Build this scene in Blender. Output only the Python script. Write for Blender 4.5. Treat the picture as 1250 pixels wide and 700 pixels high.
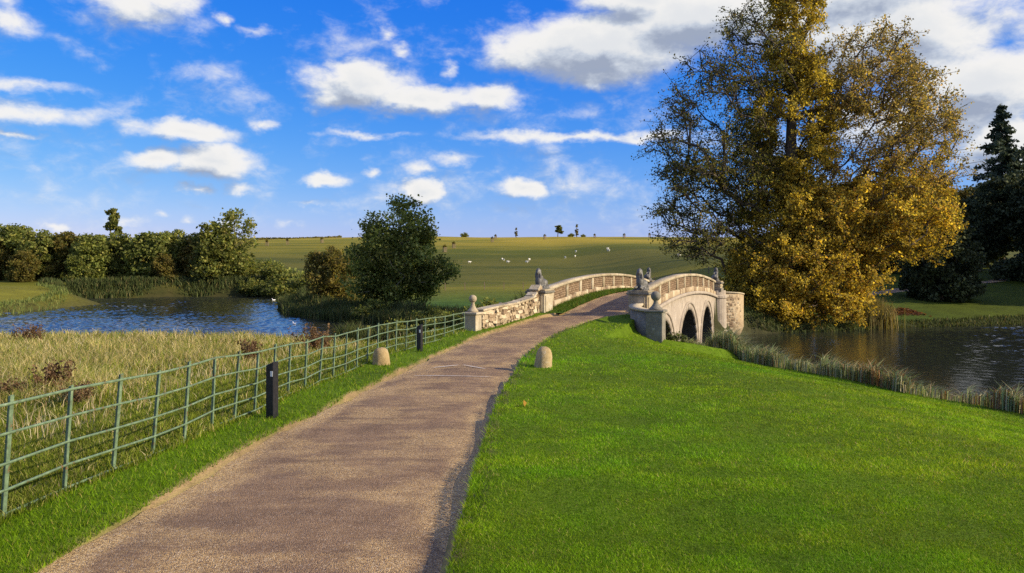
import bpy, bmesh, math
import numpy as np
from mathutils import Vector, Matrix, noise as mnoise

R = math.radians
rng = np.random.RandomState(7)
scene = bpy.context.scene
col = scene.collection
for o in list(bpy.data.objects):
    bpy.data.objects.remove(o)

# ------------------------------------------------------------------ camera
CAM_Z = 2.9
F = 950.0                                   # focal length in pixels of a 1250 wide picture
cam_d = bpy.data.cameras.new('camera')
cam = bpy.data.objects.new('camera', cam_d)
col.objects.link(cam)
cam.location = (0, 0, CAM_Z)
cam.rotation_euler = (R(90), 0, 0)
cam_d.sensor_width = 36
cam_d.lens = 36 * F / 1250
cam_d.shift_y = -0.02
cam_d.clip_end = 6000
cam_d.clip_start = 0.1
scene.camera = cam

# ------------------------------------------------------------------ light
SUN_AZ, SUN_EL = R(106), R(25)
S = Vector((math.sin(SUN_AZ) * math.cos(SUN_EL), math.cos(SUN_AZ) * math.cos(SUN_EL), math.sin(SUN_EL)))
sun_d = bpy.data.lights.new('sun', 'SUN')
sun_d.energy = 5.0
sun_d.angle = R(0.5)
sun_d.color = (1.0, 0.85, 0.62)
sun = bpy.data.objects.new('sun', sun_d)
col.objects.link(sun)
sun.rotation_euler = S.to_track_quat('Z', 'Y').to_euler()
sun.location = (60, -20, 60)

scene.view_settings.view_transform = 'Standard'
scene.view_settings.look = 'None'
scene.view_settings.gamma = 1
scene.view_settings.exposure = 0.45
scene.view_settings.use_curve_mapping = False
scene.cycles.max_bounces = 6
scene.cycles.diffuse_bounces = 3
scene.cycles.glossy_bounces = 3
scene.cycles.transmission_bounces = 3
scene.cycles.transparent_max_bounces = 4
scene.cycles.use_denoising = False


class NT:
    """small helper for node trees"""
    def __init__(self, tree):
        self.t = tree
        self.n = tree.nodes
        self.l = tree.links

    def new(self, typ, ins=None, **props):
        nd = self.n.new(typ)
        for k, v in props.items():
            setattr(nd, k, v)
        for k, v in (ins or {}).items():
            self.put(nd.inputs[k], v)
        return nd

    def put(self, sock, v):
        if isinstance(v, bpy.types.NodeSocket):
            self.l.new(v, sock)
        else:
            if sock.type == 'RGBA' and len(v) == 3:
                v = (*v, 1)
            sock.default_value = v

    def m(self, op, a, b=0.0, c=0.0, clamp=False):
        nd = self.new('ShaderNodeMath', {0: a, 1: b, 2: c}, operation=op)
        nd.use_clamp = clamp
        return nd.outputs[0]

    def vm(self, op, a, b=(0, 0, 0)):
        nd = self.new('ShaderNodeVectorMath', {0: a, 1: b}, operation=op)
        return nd.outputs['Value'] if op in ('LENGTH', 'DOT_PRODUCT') else nd.outputs[0]

    def noise(self, vec, scale, detail=4, rough=0.55, dist=0.0):
        nd = self.new('ShaderNodeTexNoise', {'Vector': vec, 'Scale': scale, 'Detail': detail, 'Roughness': rough, 'Distortion': dist})
        return nd.outputs['Fac']

    def ss(self, v, a, b, lo=0.0, hi=1.0):
        nd = self.new('ShaderNodeMapRange', {'Value': v, 'From Min': a, 'From Max': b, 'To Min': lo, 'To Max': hi}, interpolation_type='SMOOTHSTEP')
        return nd.outputs[0]

    def mix(self, f, a, b, blend='MIX'):
        nd = self.new('ShaderNodeMix', data_type='RGBA', blend_type=blend)
        self.put(nd.inputs[0], f); self.put(nd.inputs[6], a); self.put(nd.inputs[7], b)
        return nd.outputs[2]

    def ramp(self, f, stops):
        nd = self.new('ShaderNodeValToRGB', {0: f})
        cr = nd.color_ramp
        while len(cr.elements) < len(stops):
            cr.elements.new(0.5)
        for e, (p, c) in zip(cr.elements, stops):
            e.position = p
            e.color = (*c, 1)
        return nd.outputs[0]


# ------------------------------------------------------------------ sky
world = bpy.data.worlds.new('World')
scene.world = world
world.use_nodes = True
W = NT(world.node_tree)
W.n.clear()

# cumulus heaps as directions: (azimuth px, height px, half widths px, body)
CLOUDS = [
    (10, 22, 46, 34, 1.0), (168, 8, 74, 30, 1.0), (205, -2, 60, 24, .9), (276, 24, 17, 11, .8), (312, 38, 46, 8, .62),
    (45, 105, 125, 13, .66), (55, 140, 130, 14, .64), (20, 163, 50, 6, .6),
    (225, 160, 88, 17, 1.3), (320, 158, 24, 12, .85), (190, 197, 50, 18, 1.3), (262, 199, 70, 26, 1.6), (225, 208, 80, 10, .7),
    (392, 219, 40, 15, 1.5), (440, 106, 88, 34, 1.9), (510, 122, 105, 22, 1.5), (600, 119, 44, 22, 1.5), (405, 120, 50, 22, 1.4),
    (740, 58, 160, 50, 1.9), (640, 70, 72, 32, 1.4), (840, 22, 150, 46, 1.9), (725, 92, 80, 24, 1.2), (780, 0, 100, 34, 1.5),
    (1100, 40, 180, 75, 2.0), (1190, 105, 130, 75, 2.0), (1240, 175, 100, 60, 1.6), (1060, -10, 150, 60, 1.7), (950, 20, 100, 50, 1.7), (1090, 150, 110, 50, 1.2),
    (700, 167, 180, 9, .9), (440, 164, 90, 6, .6), (780, 168, 70, 9, .85),
    (556, 192, 42, 13, .95), (514, 206, 24, 13, .75), (513, 234, 30, 19, 1.7), (634, 233, 38, 15, 1.5),
    (237, 231, 26, 8, .85), (290, 229, 28, 10, .8), (452, 212, 14, 7, .8), (278, 271, 20, 9, .85), (62, 277, 14, 8, .8),
    (385, 250, 45, 5, .6), (150, 270, 36, 9, .6), (475, 40, 16, 8, .62), (492, 60, 18, 8, .66), (548, 85, 14, 10, .7),
    (230, 267, 14, 8, .7), (360, 272, 24, 7, .55), (195, 262, 12, 6, .62),
]


def px_dir(u, v):
    az = math.atan2(u - 625, F)
    el = math.atan2(325 - v, math.hypot(u - 625, F))
    return az, el


def sky_field_group():
    g = bpy.data.node_groups.new('cloud_field', 'ShaderNodeTree')
    g.interface.new_socket('Vector', in_out='INPUT', socket_type='NodeSocketVector')
    g.interface.new_socket('Dir', in_out='INPUT', socket_type='NodeSocketVector')
    g.interface.new_socket('Value', in_out='OUTPUT', socket_type='NodeSocketFloat')
    G = NT(g)
    gi = G.new('NodeGroupInput')
    p, d = gi.outputs[0], gi.outputs[1]
    wn = G.new('ShaderNodeTexNoise', {'Vector': G.vm('MULTIPLY', d, (1, 1, 1.6)), 'Scale': 17.0, 'Detail': 5.0, 'Roughness': .6}).outputs['Color']
    wv = G.vm('MULTIPLY', G.vm('SUBTRACT', wn, (.5, .5, .5)), (.050, .034, 0))
    p0, p = p, G.vm('ADD', p, wv)
    acc = None
    for u, v, ru, rv, k in CLOUDS:
        az, el = px_dir(u, v)
        c = math.cos(az) ** 2
        q = G.vm('SUBTRACT', p, (az, el, 0))
        q = G.vm('MULTIPLY', q, (F / (ru * c), F / (rv * math.cos(az)), 0))
        q = G.vm('LENGTH', q)
        q = G.m('MULTIPLY_ADD', q, -k * .8, k * .8)
        acc = q if acc is None else G.m('MAXIMUM', acc, q)
    # the same scattered cumulus goes on all round, beyond the picture
    sep = G.new('ShaderNodeSeparateXYZ', {0: p})
    far = G.m('MAXIMUM', G.ss(G.m('ABSOLUTE', sep.outputs[0]), .62, .75), G.ss(sep.outputs[1], .37, .48))
    big = G.noise(G.vm('MULTIPLY', d, (1, 1, 2.2)), 3.1, 2, .5)
    big = G.m('MULTIPLY', G.m('MULTIPLY_ADD', big, 4.0, -1.75), far)
    acc = G.m('MAXIMUM', acc, big)
    acc = G.m('MAXIMUM', acc, -0.6)
    sd = G.vm('MULTIPLY', d, (1, 1, 1.7))
    n1 = G.noise(sd, 9, 5, .55, .05)
    n2 = G.noise(sd, 30, 6, .62, .3)
    nn = G.m('ADD', G.m('MULTIPLY_ADD', n1, 1.35, -.70), G.m('MULTIPLY_ADD', n2, .90, -.45))
    out = G.m('ADD', acc, nn)
    go = G.new('NodeGroupOutput')
    G.l.new(out, go.inputs[0])
    return g


def build_world():
    tc = W.new('ShaderNodeTexCoord').outputs['Generated']
    sky = W.new('ShaderNodeTexSky', sky_type='NISHITA', sun_disc=False)
    sky.sun_elevation = SUN_EL
    sky.sun_rotation = SUN_AZ
    sky.altitude = 100
    sky.air_density = 1.0
    sky.dust_density = 0.35
    sky.ozone_density = 3.0
    hs = W.new('ShaderNodeHueSaturation', {'Hue': .5, 'Saturation': 1.35, 'Value': 1.0, 'Color': sky.outputs[0]})
    skyc = W.mix(1.0, hs.outputs[0], (.80, .70, .95), 'MULTIPLY')
    sep = W.new('ShaderNodeSeparateXYZ', {0: tc})
    az = W.m('ARCTAN2', sep.outputs[0], sep.outputs[1])
    el = W.m('ARCSINE', sep.outputs[2])
    p = W.new('ShaderNodeCombineXYZ', {0: az, 1: el, 2: 0.0}).outputs[0]
    g = sky_field_group()

    def field(off_az, off_el):
        nd = W.n.new('ShaderNodeGroup')
        nd.node_tree = g
        W.put(nd.inputs[0], W.vm('ADD', p, (off_az, off_el, 0)))
        W.put(nd.inputs[1], W.vm('ADD', tc, (off_az, 0, off_el)))
        return nd.outputs[0]
    f0 = field(0, 0)
    f1 = field(.012, .020)
    alpha = W.ss(f0, -.12, .62)
    alpha = W.m('MULTIPLY', alpha, W.ss(f0, -.1, .9, .75, 1.0))
    alpha = W.m('MULTIPLY', alpha, W.ss(el, -.01, .05))
    lit = W.m('SUBTRACT', f0, f1)
    lit = W.ss(lit, -.62, .38)
    thick = W.ss(f0, .5, 1.5)
    lit = W.m('MULTIPLY_ADD', thick, -.28, lit, clamp=True)
    cc = W.ramp(lit, [(0, (.36, .42, .55)), (.45, (.60, .66, .76)), (.8, (.86, .87, .88)), (1, (.98, .96, .93))])
    sc_ = W.new('ShaderNodeSeparateColor', {0: skyc})
    ch = [W.m('MULTIPLY', W.m('POWER', W.m('MULTIPLY', sc_.outputs[i], .11), g_), k_ / .11) for i, (g_, k_) in enumerate(((1.2, .97), (.82, .79), (.25, .76)))]
    skyc = W.new('ShaderNodeCombineColor', {0: ch[0], 1: ch[1], 2: ch[2]}).outputs[0]
    b1 = W.new('ShaderNodeBackground', {'Color': skyc, 'Strength': .11})
    b2 = W.new('ShaderNodeBackground', {'Color': cc, 'Strength': .70})
    mx = W.new('ShaderNodeMixShader', {0: alpha, 1: b1.outputs[0], 2: b2.outputs[0]})
    out = W.new('ShaderNodeOutputWorld')
    W.l.new(mx.outputs[0], out.inputs[0])
    world.cycles.sampling_method = 'MANUAL'
    world.cycles.sample_map_resolution = 512


build_world()


# ------------------------------------------------------------------ materials
def material(name):
    m = bpy.data.materials.new(name)
    m.use_nodes = True
    t = NT(m.node_tree)
    t.n.clear()
    out = t.new('ShaderNodeOutputMaterial')
    return m, t, out


def principled(t, out, color, rough=.8, bump=None, bstr=.3, bdist=.02, spec=.3, metal=0.0):
    ins = {'Base Color': color, 'Roughness': rough, 'Specular IOR Level': spec, 'Metallic': metal}
    if bump is not None:
        bp = t.new('ShaderNodeBump', {'Height': bump, 'Strength': bstr, 'Distance': bdist})
        ins['Normal'] = bp.outputs[0]
    p = t.new('ShaderNodeBsdfPrincipled', ins)
    t.l.new(p.outputs[0], out.inputs[0])
    return p


def mat_leaf(name, trans=.35, rough=.6):
    m, t, out = material(name)
    c = t.new('ShaderNodeAttribute', attribute_name='Col').outputs['Color']
    p = t.new('ShaderNodeBsdfPrincipled', {'Base Color': c, 'Roughness': rough, 'Specular IOR Level': .12})
    tr = t.new('ShaderNodeBsdfTranslucent', {'Color': t.mix(1.0, c, (1.2, 1.15, .6), 'MULTIPLY')})
    mx = t.new('ShaderNodeMixShader', {0: trans, 1: p.outputs[0], 2: tr.outputs[0]})
    t.l.new(mx.outputs[0], out.inputs[0])
    return m


def mat_bark():
    m, t, out = material('bark')
    co = t.new('ShaderNodeTexCoord').outputs['Object']
    n = t.noise(t.vm('MULTIPLY', co, (3, 3, .8)), 2.2, 6, .65)
    c = t.ramp(n, [(.3, (.045, .035, .025)), (.55, (.10, .08, .055)), (.75, (.17, .15, .11))])
    principled(t, out, c, .9, n, .6, .05)
    return m


def mat_pale_bark():
    m, t, out = material('pale_bark')
    co = t.new('ShaderNodeTexCoord').outputs['Object']
    n = t.noise(t.vm('MULTIPLY', co, (3, 3, 1.2)), 2.2, 6, .65)
    c = t.ramp(n, [(.3, (.10, .085, .06)), (.55, (.24, .21, .16)), (.75, (.34, .31, .25))])
    principled(t, out, c, .9, n, .6, .04)
    return m


def mat_ground():
    m, t, out = material('ground')
    co = t.new('ShaderNodeTexCoord').outputs['Object']
    c = t.new('ShaderNodeAttribute', attribute_name='Col').outputs['Color']
    far = t.new('ShaderNodeAttribute', attribute_name='far').outputs['Fac']
    n1 = t.noise(co, .35, 5, .6)
    n2 = t.noise(co, 3.5, 5, .65)
    n3 = t.noise(co, 28, 4, .7)
    f = t.m('ADD', t.m('MULTIPLY', n1, .8), t.m('ADD', t.m('MULTIPLY', n2, .8), t.m('MULTIPLY', n3, .9)))
    k = t.ss(f, .75, 1.75, .45, 1.5)
    near_c = t.mix(1.0, c, t.new('ShaderNodeCombineXYZ', {0: k, 1: k, 2: k}).outputs[0], 'MULTIPLY')
    near_c = t.mix(t.ss(n2, .55, .75, 0, .35), near_c, (.10, .10, .02))
    # hill pasture: drier and greener strips, tones also standing in for cloud shadow bands
    s1 = t.noise(t.vm('MULTIPLY', co, (.006, .021, 0)), 1.0, 6, .62, .9)
    s2 = t.noise(t.vm('MULTIPLY', co, (.03, .06, 0)), 1.0, 6, .7, .6)
    s3 = t.noise(co, .5, 5, .7)
    st = t.m('ADD', t.m('MULTIPLY', s1, 1.1), t.m('ADD', t.m('MULTIPLY', s2, .55), t.m('MULTIPLY', s3, .35)))
    dry = t.ss(st, .85, 1.12)
    far_c = t.mix(dry, t.mix(1.0, c, (.62, .72, .55), 'MULTIPLY'), t.mix(1.0, c, (1.22, 1.12, 1.0), 'MULTIPLY'))
    cc = t.mix(far, near_c, far_c)
    principled(t, out, cc, .95, t.m('ADD', n3, n2), .5, .03, .1)
    return m


def mat_road():
    m, t, out = material('road')
    co = t.new('ShaderNodeTexCoord').outputs['Object']
    uv = t.new('ShaderNodeUVMap', uv_map='UVMap').outputs[0]
    sp = t.new('ShaderNodeSeparateXYZ', {0: uv})
    u = t.m('ABSOLUTE', t.m('SUBTRACT', sp.outputs[0], .5))           # 0 centre .. .5 edge
    big = t.noise(co, .55, 5, .62)
    mid = t.noise(t.vm('MULTIPLY', co, (1.0, .45, 1)), 1.5, 5, .62)
    wavy = t.noise(t.vm('MULTIPLY', co, (.8, 3.2, 1)), 1.1, 4, .6)
    fine = t.noise(co, 55, 3, .75)
    vor = t.new('ShaderNodeTexVoronoi', {'Vector': co, 'Scale': 75.0, 'Randomness': 1.0})
    peb = t.new('ShaderNodeSeparateColor', {0: vor.outputs['Color']}).outputs[0]
    edge = t.m('ADD', t.m('MULTIPLY', u, 2.0), t.m('MULTIPLY_ADD', mid, 1.0, -.5))
    edge = t.ss(edge, .60, .98)
    loose = t.ss(t.m('ADD', big, t.m('MULTIPLY', wavy, .35)), .60, .80)
    gold = t.m('MAXIMUM', edge, t.m('MULTIPLY', loose, .58))
    gold = t.m('MULTIPLY', gold, t.ss(peb, .1, .8, .35, 1.0))
    tar = t.ramp(t.m('ADD', t.m('MULTIPLY', mid, .6), t.m('MULTIPLY', wavy, .4)), [(.3, (.13, .077, .042)), (.5, (.24, .147, .077)), (.7, (.355, .226, .115))])
    grav = t.ramp(peb, [(0, (.24, .145, .055)), (.35, (.52, .33, .12)), (.7, (.68, .45, .17)), (1, (.78, .60, .32))])
    c = t.mix(gold, tar, grav)
    spk = t.ss(peb, .82, .95)
    c = t.mix(t.m('MULTIPLY', spk, .45), c, (.55, .43, .31))
    dk = t.ss(peb, .25, .05)
    c = t.mix(t.m('MULTIPLY', dk, .5), c, (.06, .042, .035))
    h = t.m('ADD', t.m('MULTIPLY', vor.outputs['Distance'], -1.4), fine)
    principled(t, out, c, .88, h, .85, .012, .3)
    return m


def mat_stone(name, c0, c1, c2, lichen=.35, scale=1.0, stain=.5, rnd=.25):
    m, t, out = material(name)
    geo = t.new('ShaderNodeNewGeometry').outputs['Position']
    rn = t.new('ShaderNodeObjectInfo').outputs['Random']
    n1 = t.noise(geo, 1.3 * scale, 6, .65)
    n2 = t.noise(geo, 7 * scale, 5, .7)
    n3 = t.noise(geo, 40 * scale, 3, .7)
    f = t.m('ADD', t.m('MULTIPLY', n1, .6), t.m('MULTIPLY', n2, .4))
    f = t.m('ADD', f, t.m('MULTIPLY_ADD', rn, rnd, -rnd / 2))
    c = t.ramp(f, [(.28, c0), (.5, c1), (.72, c2)])
    li = t.ss(t.noise(geo, 3.2 * scale, 6, .7), .56, .66)
    c = t.mix(t.m('MULTIPLY', li, lichen), c, (.62, .60, .52))
    sn = t.ss(t.noise(t.vm('MULTIPLY', geo, (1, 1, .35)), 2.1 * scale, 6, .7, .4), .52, .72)
    c = t.mix(t.m('MULTIPLY', sn, stain), c, (.09, .075, .05))
    principled(t, out, c, .92, t.m('ADD', n2, t.m('MULTIPLY', n3, .6)), .7, .03, .2)
    return m


def mat_plain(name, color, rough=.6, var=.35, scale=8, spec=.4, metal=0.0, bstr=.2):
    m, t, out = material(name)
    co = t.new('ShaderNodeNewGeometry').outputs['Position']
    n = t.noise(co, scale, 5, .65)
    k = t.ss(n, .25, .75, 1 - var, 1 + var)
    c = t.mix(1.0, color, t.new('ShaderNodeCombineXYZ', {0: k, 1: k, 2: k}).outputs[0], 'MULTIPLY')
    principled(t, out, c, rough, n, bstr, .01, spec, metal)
    return m


def mat_fence():
    m, t, out = material('fence_paint')
    co = t.new('ShaderNodeNewGeometry').outputs['Position']
    n = t.noise(co, 9, 6, .7)
    c = t.ramp(n, [(.34, (.16, .085, .035)), (.42, (.09, .14, .08)), (.58, (.15, .22, .125)), (.8, (.32, .37, .26))])
    principled(t, out, c, .55, n, .25, .006, .4)
    return m


def mat_water():
    m, t, out = material('water')
    co = t.new('ShaderNodeTexCoord').outputs['Object']
    n2 = t.noise(t.vm('MULTIPLY', co, (.8, 1.3, 1)), 5.5, 3, .55)
    h, st = n2, .07
    bp = t.new('ShaderNodeBump', {'Height': h, 'Strength': st, 'Distance': .2})
    p = t.new('ShaderNodeBsdfPrincipled', {'Base Color': (.020, .023, .018), 'Roughness': .05, 'IOR': 1.333, 'Specular IOR Level': .5, 'Normal': bp.outputs[0]})
    t.l.new(p.outputs[0], out.inputs[0])
    return m


M = {
    'leaf': mat_leaf('leaf', .52), 'needle': mat_leaf('needle', .12, .7), 'blade': mat_leaf('blade', .4, .55), 'reed': mat_leaf('reed', .3, .7),
    'bark': mat_bark(), 'pale_bark': mat_pale_bark(), 'ground': mat_ground(), 'road': mat_road(), 'water': mat_water(),
    'ashlar': mat_stone('ashlar', (.25, .205, .16), (.36, .305, .24), (.45, .39, .315), .25, .8, .5, .06),
    'lime': mat_stone('lime', (.23, .185, .115), (.38, .315, .205), (.51, .445, .32), .4, 1.2, .35),
    'rubble': mat_stone('rubble', (.21, .145, .09), (.38, .29, .18), (.56, .47, .32), .3, 1.6, .45, .45),
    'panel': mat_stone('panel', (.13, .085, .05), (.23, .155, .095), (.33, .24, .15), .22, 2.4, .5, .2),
    'dark_stone': mat_stone('dark_stone', (.10, .09, .07), (.18, .165, .13), (.28, .26, .21), .3, 1.2, .5, .1),
    'vault_stone': mat_stone('vault_stone', (.05, .045, .035), (.09, .08, .06), (.15, .14, .105), .15, 1.0, .6, .1),  # darker stone for the insides of the arches
    'bollard_stone': mat_stone('bollard_stone', (.26, .18, .08), (.40, .30, .15), (.50, .41, .24), .3, 2.0, .4, .15),
    'mortar': mat_stone('mortar', (.16, .12, .08), (.24, .19, .12), (.32, .26, .18), .1, 3, .4),
    'lead': mat_plain('lead', (.115, .112, .102), .6, .5, 5, .5, .25),
    'black_wood': mat_plain('black_wood', (.014, .014, .017), .45, .4, 12),
    'white_paint': mat_plain('white_paint', (.78, .78, .74), .4, .05, 9),
    'mark_paint': mat_plain('mark_paint', (.55, .50, .43), .7, .35, 14),
    'fence': mat_fence(),
    'wool': mat_plain('wool', (.72, .69, .60), .95, .15, 6),
    'feather': mat_plain('feather', (.82, .82, .80), .8, .05, 6),
    'wood': mat_plain('wood', (.22, .16, .10), .85, .35, 4),
    'path': mat_plain('path', (.40, .36, .28), .9, .25, 1.2),
}

# ------------------------------------------------------------------ mesh helpers


def link(name, mesh, mat=None, parent=None):
    o = bpy.data.objects.new(name, mesh)
    col.objects.link(o)
    if mat is not None and not mesh.materials:
        mesh.materials.append(M[mat] if isinstance(mat, str) else mat)
    if parent is not None:
        o.parent = parent
    return o


def tag(o, label=None, cat=None, group=None, kind=None):
    for k, v in (('label', label), ('category', cat), ('group', group), ('kind', kind)):
        if v:
            o[k] = v
    return o


def empty(name, loc=(0, 0, 0), rz=0.0):
    o = bpy.data.objects.new(name, None)
    col.objects.link(o)
    o.location = loc
    o.rotation_euler = (0, 0, rz)
    return o


def raw_mesh(name, v, f, cols=None, smooth=False, fl=None):
    """v (n,3), f (m,k) arrays of one polygon size"""
    v = np.asarray(v, np.float32)
    f = np.asarray(f, np.int32)
    me = bpy.data.meshes.new(name)
    me.vertices.add(len(v))
    me.vertices.foreach_set('co', v.ravel())
    k = f.shape[1]
    me.loops.add(f.size)
    me.loops.foreach_set('vertex_index', f.ravel())
    me.polygons.add(len(f))
    me.polygons.foreach_set('loop_start', np.arange(0, f.size, k, dtype=np.int32))
    me.polygons.foreach_set('loop_total', np.full(len(f), k, np.int32))
    if smooth:
        me.polygons.foreach_set('use_smooth', np.ones(len(f), bool))
    if cols is not None:
        a = me.color_attributes.new('Col', 'FLOAT_COLOR', 'POINT')
        c4 = np.ones((len(v), 4), np.float32)
        c4[:, :3] = cols
        a.data.foreach_set('color', c4.ravel())
    me.update(calc_edges=True)
    return me


def bm_mesh(name, bm, smooth=False):
    me = bpy.data.meshes.new(name)
    bmesh.ops.recalc_face_normals(bm, faces=bm.faces)
    bm.to_mesh(me)
    bm.free()
    if smooth:
        for p in me.polygons:
            p.use_smooth = True
    return me


def add_box(bm, c, s, bev=0.0, rot=None, taper=1.0):
    r = bmesh.ops.create_cube(bm, size=1.0)
    vs = r['verts']
    for v in vs:
        k = taper if v.co.z > 0 else 1.0
        v.co = Vector((v.co.x * s[0] * k, v.co.y * s[1] * k, v.co.z * s[2]))
    if bev > 0:
        es = list({e for v in vs for e in v.link_edges})
        rr = bmesh.ops.bevel(bm, geom=es, offset=bev, segments=1, affect='EDGES')
        vs = list(set(rr['verts']) | {v for v in vs if v.is_valid})
    for v in vs:
        if rot is not None:
            v.co = rot @ v.co
        v.co += Vector(c)
    return vs


def add_lathe(bm, prof, n=20, c=(0, 0, 0)):
    rings = []
    for r, z in prof:
        rings.append([bm.verts.new((c[0] + r * math.cos(a), c[1] + r * math.sin(a), c[2] + z)) for a in np.linspace(0, 2 * math.pi, n, endpoint=False)])
    for a, b in zip(rings, rings[1:]):
        for i in range(n):
            bm.faces.new((a[i], a[(i + 1) % n], b[(i + 1) % n], b[i]))
    bm.faces.new(rings[-1])
    bm.faces.new(rings[0][::-1])


def add_ell(bm, c, r, u=14, v=9, rot=None):
    rr = bmesh.ops.create_uvsphere(bm, u_segments=u, v_segments=v, radius=1.0)
    for vv in rr['verts']:
        p = Vector((vv.co.x * r[0], vv.co.y * r[1], vv.co.z * r[2]))
        if rot is not None:
            p = rot @ p
        vv.co = p + Vector(c)


def remeshed(name, bm, voxel):
    """fuse overlapping lumps into one continuous skin"""
    me = bpy.data.meshes.new(name + '_raw')
    bm.to_mesh(me)
    bm.free()
    o = bpy.data.objects.new('tmp', me)
    col.objects.link(o)
    md = o.modifiers.new('r', 'REMESH')
    md.mode = 'VOXEL'
    md.voxel_size = voxel
    sm = o.modifiers.new('s', 'SMOOTH')
    sm.factor = .5
    sm.iterations = 2
    dg = bpy.context.evaluated_depsgraph_get()
    out = bpy.data.meshes.new_from_object(o.evaluated_get(dg))
    out.name = name
    for p in out.polygons:
        p.use_smooth = True
    bpy.data.objects.remove(o)
    return out


def smooth(x, a, b):
    t = np.clip((np.asarray(x, float) - a) / (b - a), 0, 1)
    return t * t * (3 - 2 * t)


def vnoise(x, y, sc=1.0, seed=0.0):
    """cheap smooth value noise on arrays"""
    x = np.asarray(x, float) * sc + seed * 17.13
    y = np.asarray(y, float) * sc + seed * 5.71
    xi, yi = np.floor(x), np.floor(y)
    fx, fy = x - xi, y - yi
    fx = fx * fx * (3 - 2 * fx)
    fy = fy * fy * (3 - 2 * fy)

    def h(a, b):
        s_ = np.sin(a * 127.1 + b * 311.7) * 43758.5453
        return s_ - np.floor(s_)
    return (h(xi, yi) * (1 - fx) + h(xi + 1, yi) * fx) * (1 - fy) + (h(xi, yi + 1) * (1 - fx) + h(xi + 1, yi + 1) * fx) * fy


# ------------------------------------------------------------------ layout of the place
WATER_Z = -2.6
BA = R(22.5)                                                  # heading of the bridge
BAX = np.array([math.sin(BA), math.cos(BA)])                  # along the bridge
BNX = np.array([math.cos(BA), -math.sin(BA)])                 # to its right
BO = np.array([3.87, 39.0])                                   # middle of the roadway at its near end
BL = 25.0


def b2w(L, s):
    return BO + L * BAX + s * BNX


def w2b(x, y):
    dx, dy = x - BO[0], y - BO[1]
    return dx * BAX[0] + dy * BAX[1], dx * BNX[0] + dy * BNX[1]


def deck(L):
    L = np.clip(L, 0, BL)
    return .52 + .72 * (1 - ((L - BL / 2) / (BL / 2)) ** 2)


ROAD_C = [(-2.3, -14), (-2.3, 0), (-2.3, 6.8), (-2.26, 9.1), (-2.2, 12), (-1.95, 16), (-1.6, 20), (-.95, 25.5), (-.1, 30), (1.2, 34), (2.7, 37.2)]
ROAD_C += [tuple(b2w(L, .3)) for L in (0, 5, 10, 15, 20, 25, 29)]
ROAD_C += [(20, 72.5), (28, 80), (42, 91), (58, 101), (75, 108), (110, 113), (180, 118)]
ROAD_W = [1.75] * 5 + [1.65, 1.58, 1.5, 1.48, 1.5, 1.55] + [1.65] * 7 + [1.6] * 7


def catmull(pts, n=12):
    P = [np.array(p, float) for p in pts]
    P = [2 * P[0] - P[1]] + P + [2 * P[-1] - P[-2]]
    out = []
    for i in range(1, len(P) - 2):
        a, b, c, d = P[i - 1:i + 3]
        for t in np.linspace(0, 1, n, endpoint=False):
            out.append(.5 * (2 * b + (c - a) * t + (2 * a - 5 * b + 4 * c - d) * t ** 2 + (3 * b - 3 * c + d - a) * t ** 3))
    out.append(P[-2])
    return np.array(out)


RC = catmull([(p[0], p[1], w) for p, w in zip(ROAD_C, ROAD_W)], 14)
RT = np.gradient(RC[:, :2], axis=0)
RT /= np.linalg.norm(RT, axis=1)[:, None]
RN = np.stack([RT[:, 1], -RT[:, 0]], 1)                       # to the right


def road_coord(x, y):
    """signed lateral offset (right positive), half width and index of nearest road station"""
    sh = np.shape(x)
    x = np.ravel(x); y = np.ravel(y)
    best = np.full(x.shape, 1e9)
    idx = np.zeros(x.shape, int)
    for i in range(len(RC)):
        d = (x - RC[i, 0]) ** 2 + (y - RC[i, 1]) ** 2
        m_ = d < best
        best[m_] = d[m_]
        idx[m_] = i
    dx, dy = x - RC[idx, 0], y - RC[idx, 1]
    lat = dx * RN[idx, 0] + dy * RN[idx, 1]
    lon = np.abs(dx * RT[idx, 0] + dy * RT[idx, 1])
    lat = np.where(lon > 1.5, np.sign(lat) * np.sqrt(best), lat)
    return lat.reshape(sh), RC[idx, 2].reshape(sh), idx.reshape(sh)


WATER = [(-260, 52), (-110, 51), (-60, 50), (-30, 50), (-18, 50), (-10, 47.5), (-4, 45.5), (2.5, 45), (8.4, 44.6), (10.2, 41.2), (12, 35.5), (13.7, 30.8), (14.9, 26.6),
         (16.0, 23.6), (17, 18), (17.8, 8), (19, -10), (30, -30), (260, -40), (260, 100), (80, 79), (47, 72.5), (35, 70), (29, 66.5), (24, 64.6), (19, 63.4), (16, 60.5),
         (13, 59.8), (9.5, 61.5), (0, 68), (-10, 73.5), (-17, 80), (-24, 90), (-28.7, 104), (-31.5, 118), (-36, 136), (-45, 142), (-61, 139), (-75, 131), (-72, 122), (-63, 112), (-59, 99), (-57, 84), (-80, 78), (-140, 80), (-260, 84)]
WP = np.array(WATER, float)


def water_sd(x, y):
    sh = np.shape(x)
    x = np.ravel(x).astype(float); y = np.ravel(y).astype(float)
    d = np.full(x.shape, 1e18)
    ins = np.zeros(x.shape, bool)
    n = len(WP)
    for i in range(n):
        ax, ay = WP[i]; bx, by = WP[(i + 1) % n]
        ex, ey = bx - ax, by - ay
        t = np.clip(((x - ax) * ex + (y - ay) * ey) / (ex * ex + ey * ey), 0, 1)
        d = np.minimum(d, (x - ax - t * ex) ** 2 + (y - ay - t * ey) ** 2)
        c = (ay > y) != (by > y)
        with np.errstate(divide='ignore', invalid='ignore'):
            xi = ax + (y - ay) * ex / (ey if ey != 0 else 1e-9)
        ins ^= c & (x < xi)
    d = np.sqrt(d)
    return np.where(ins, -d, d).reshape(sh)


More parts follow.
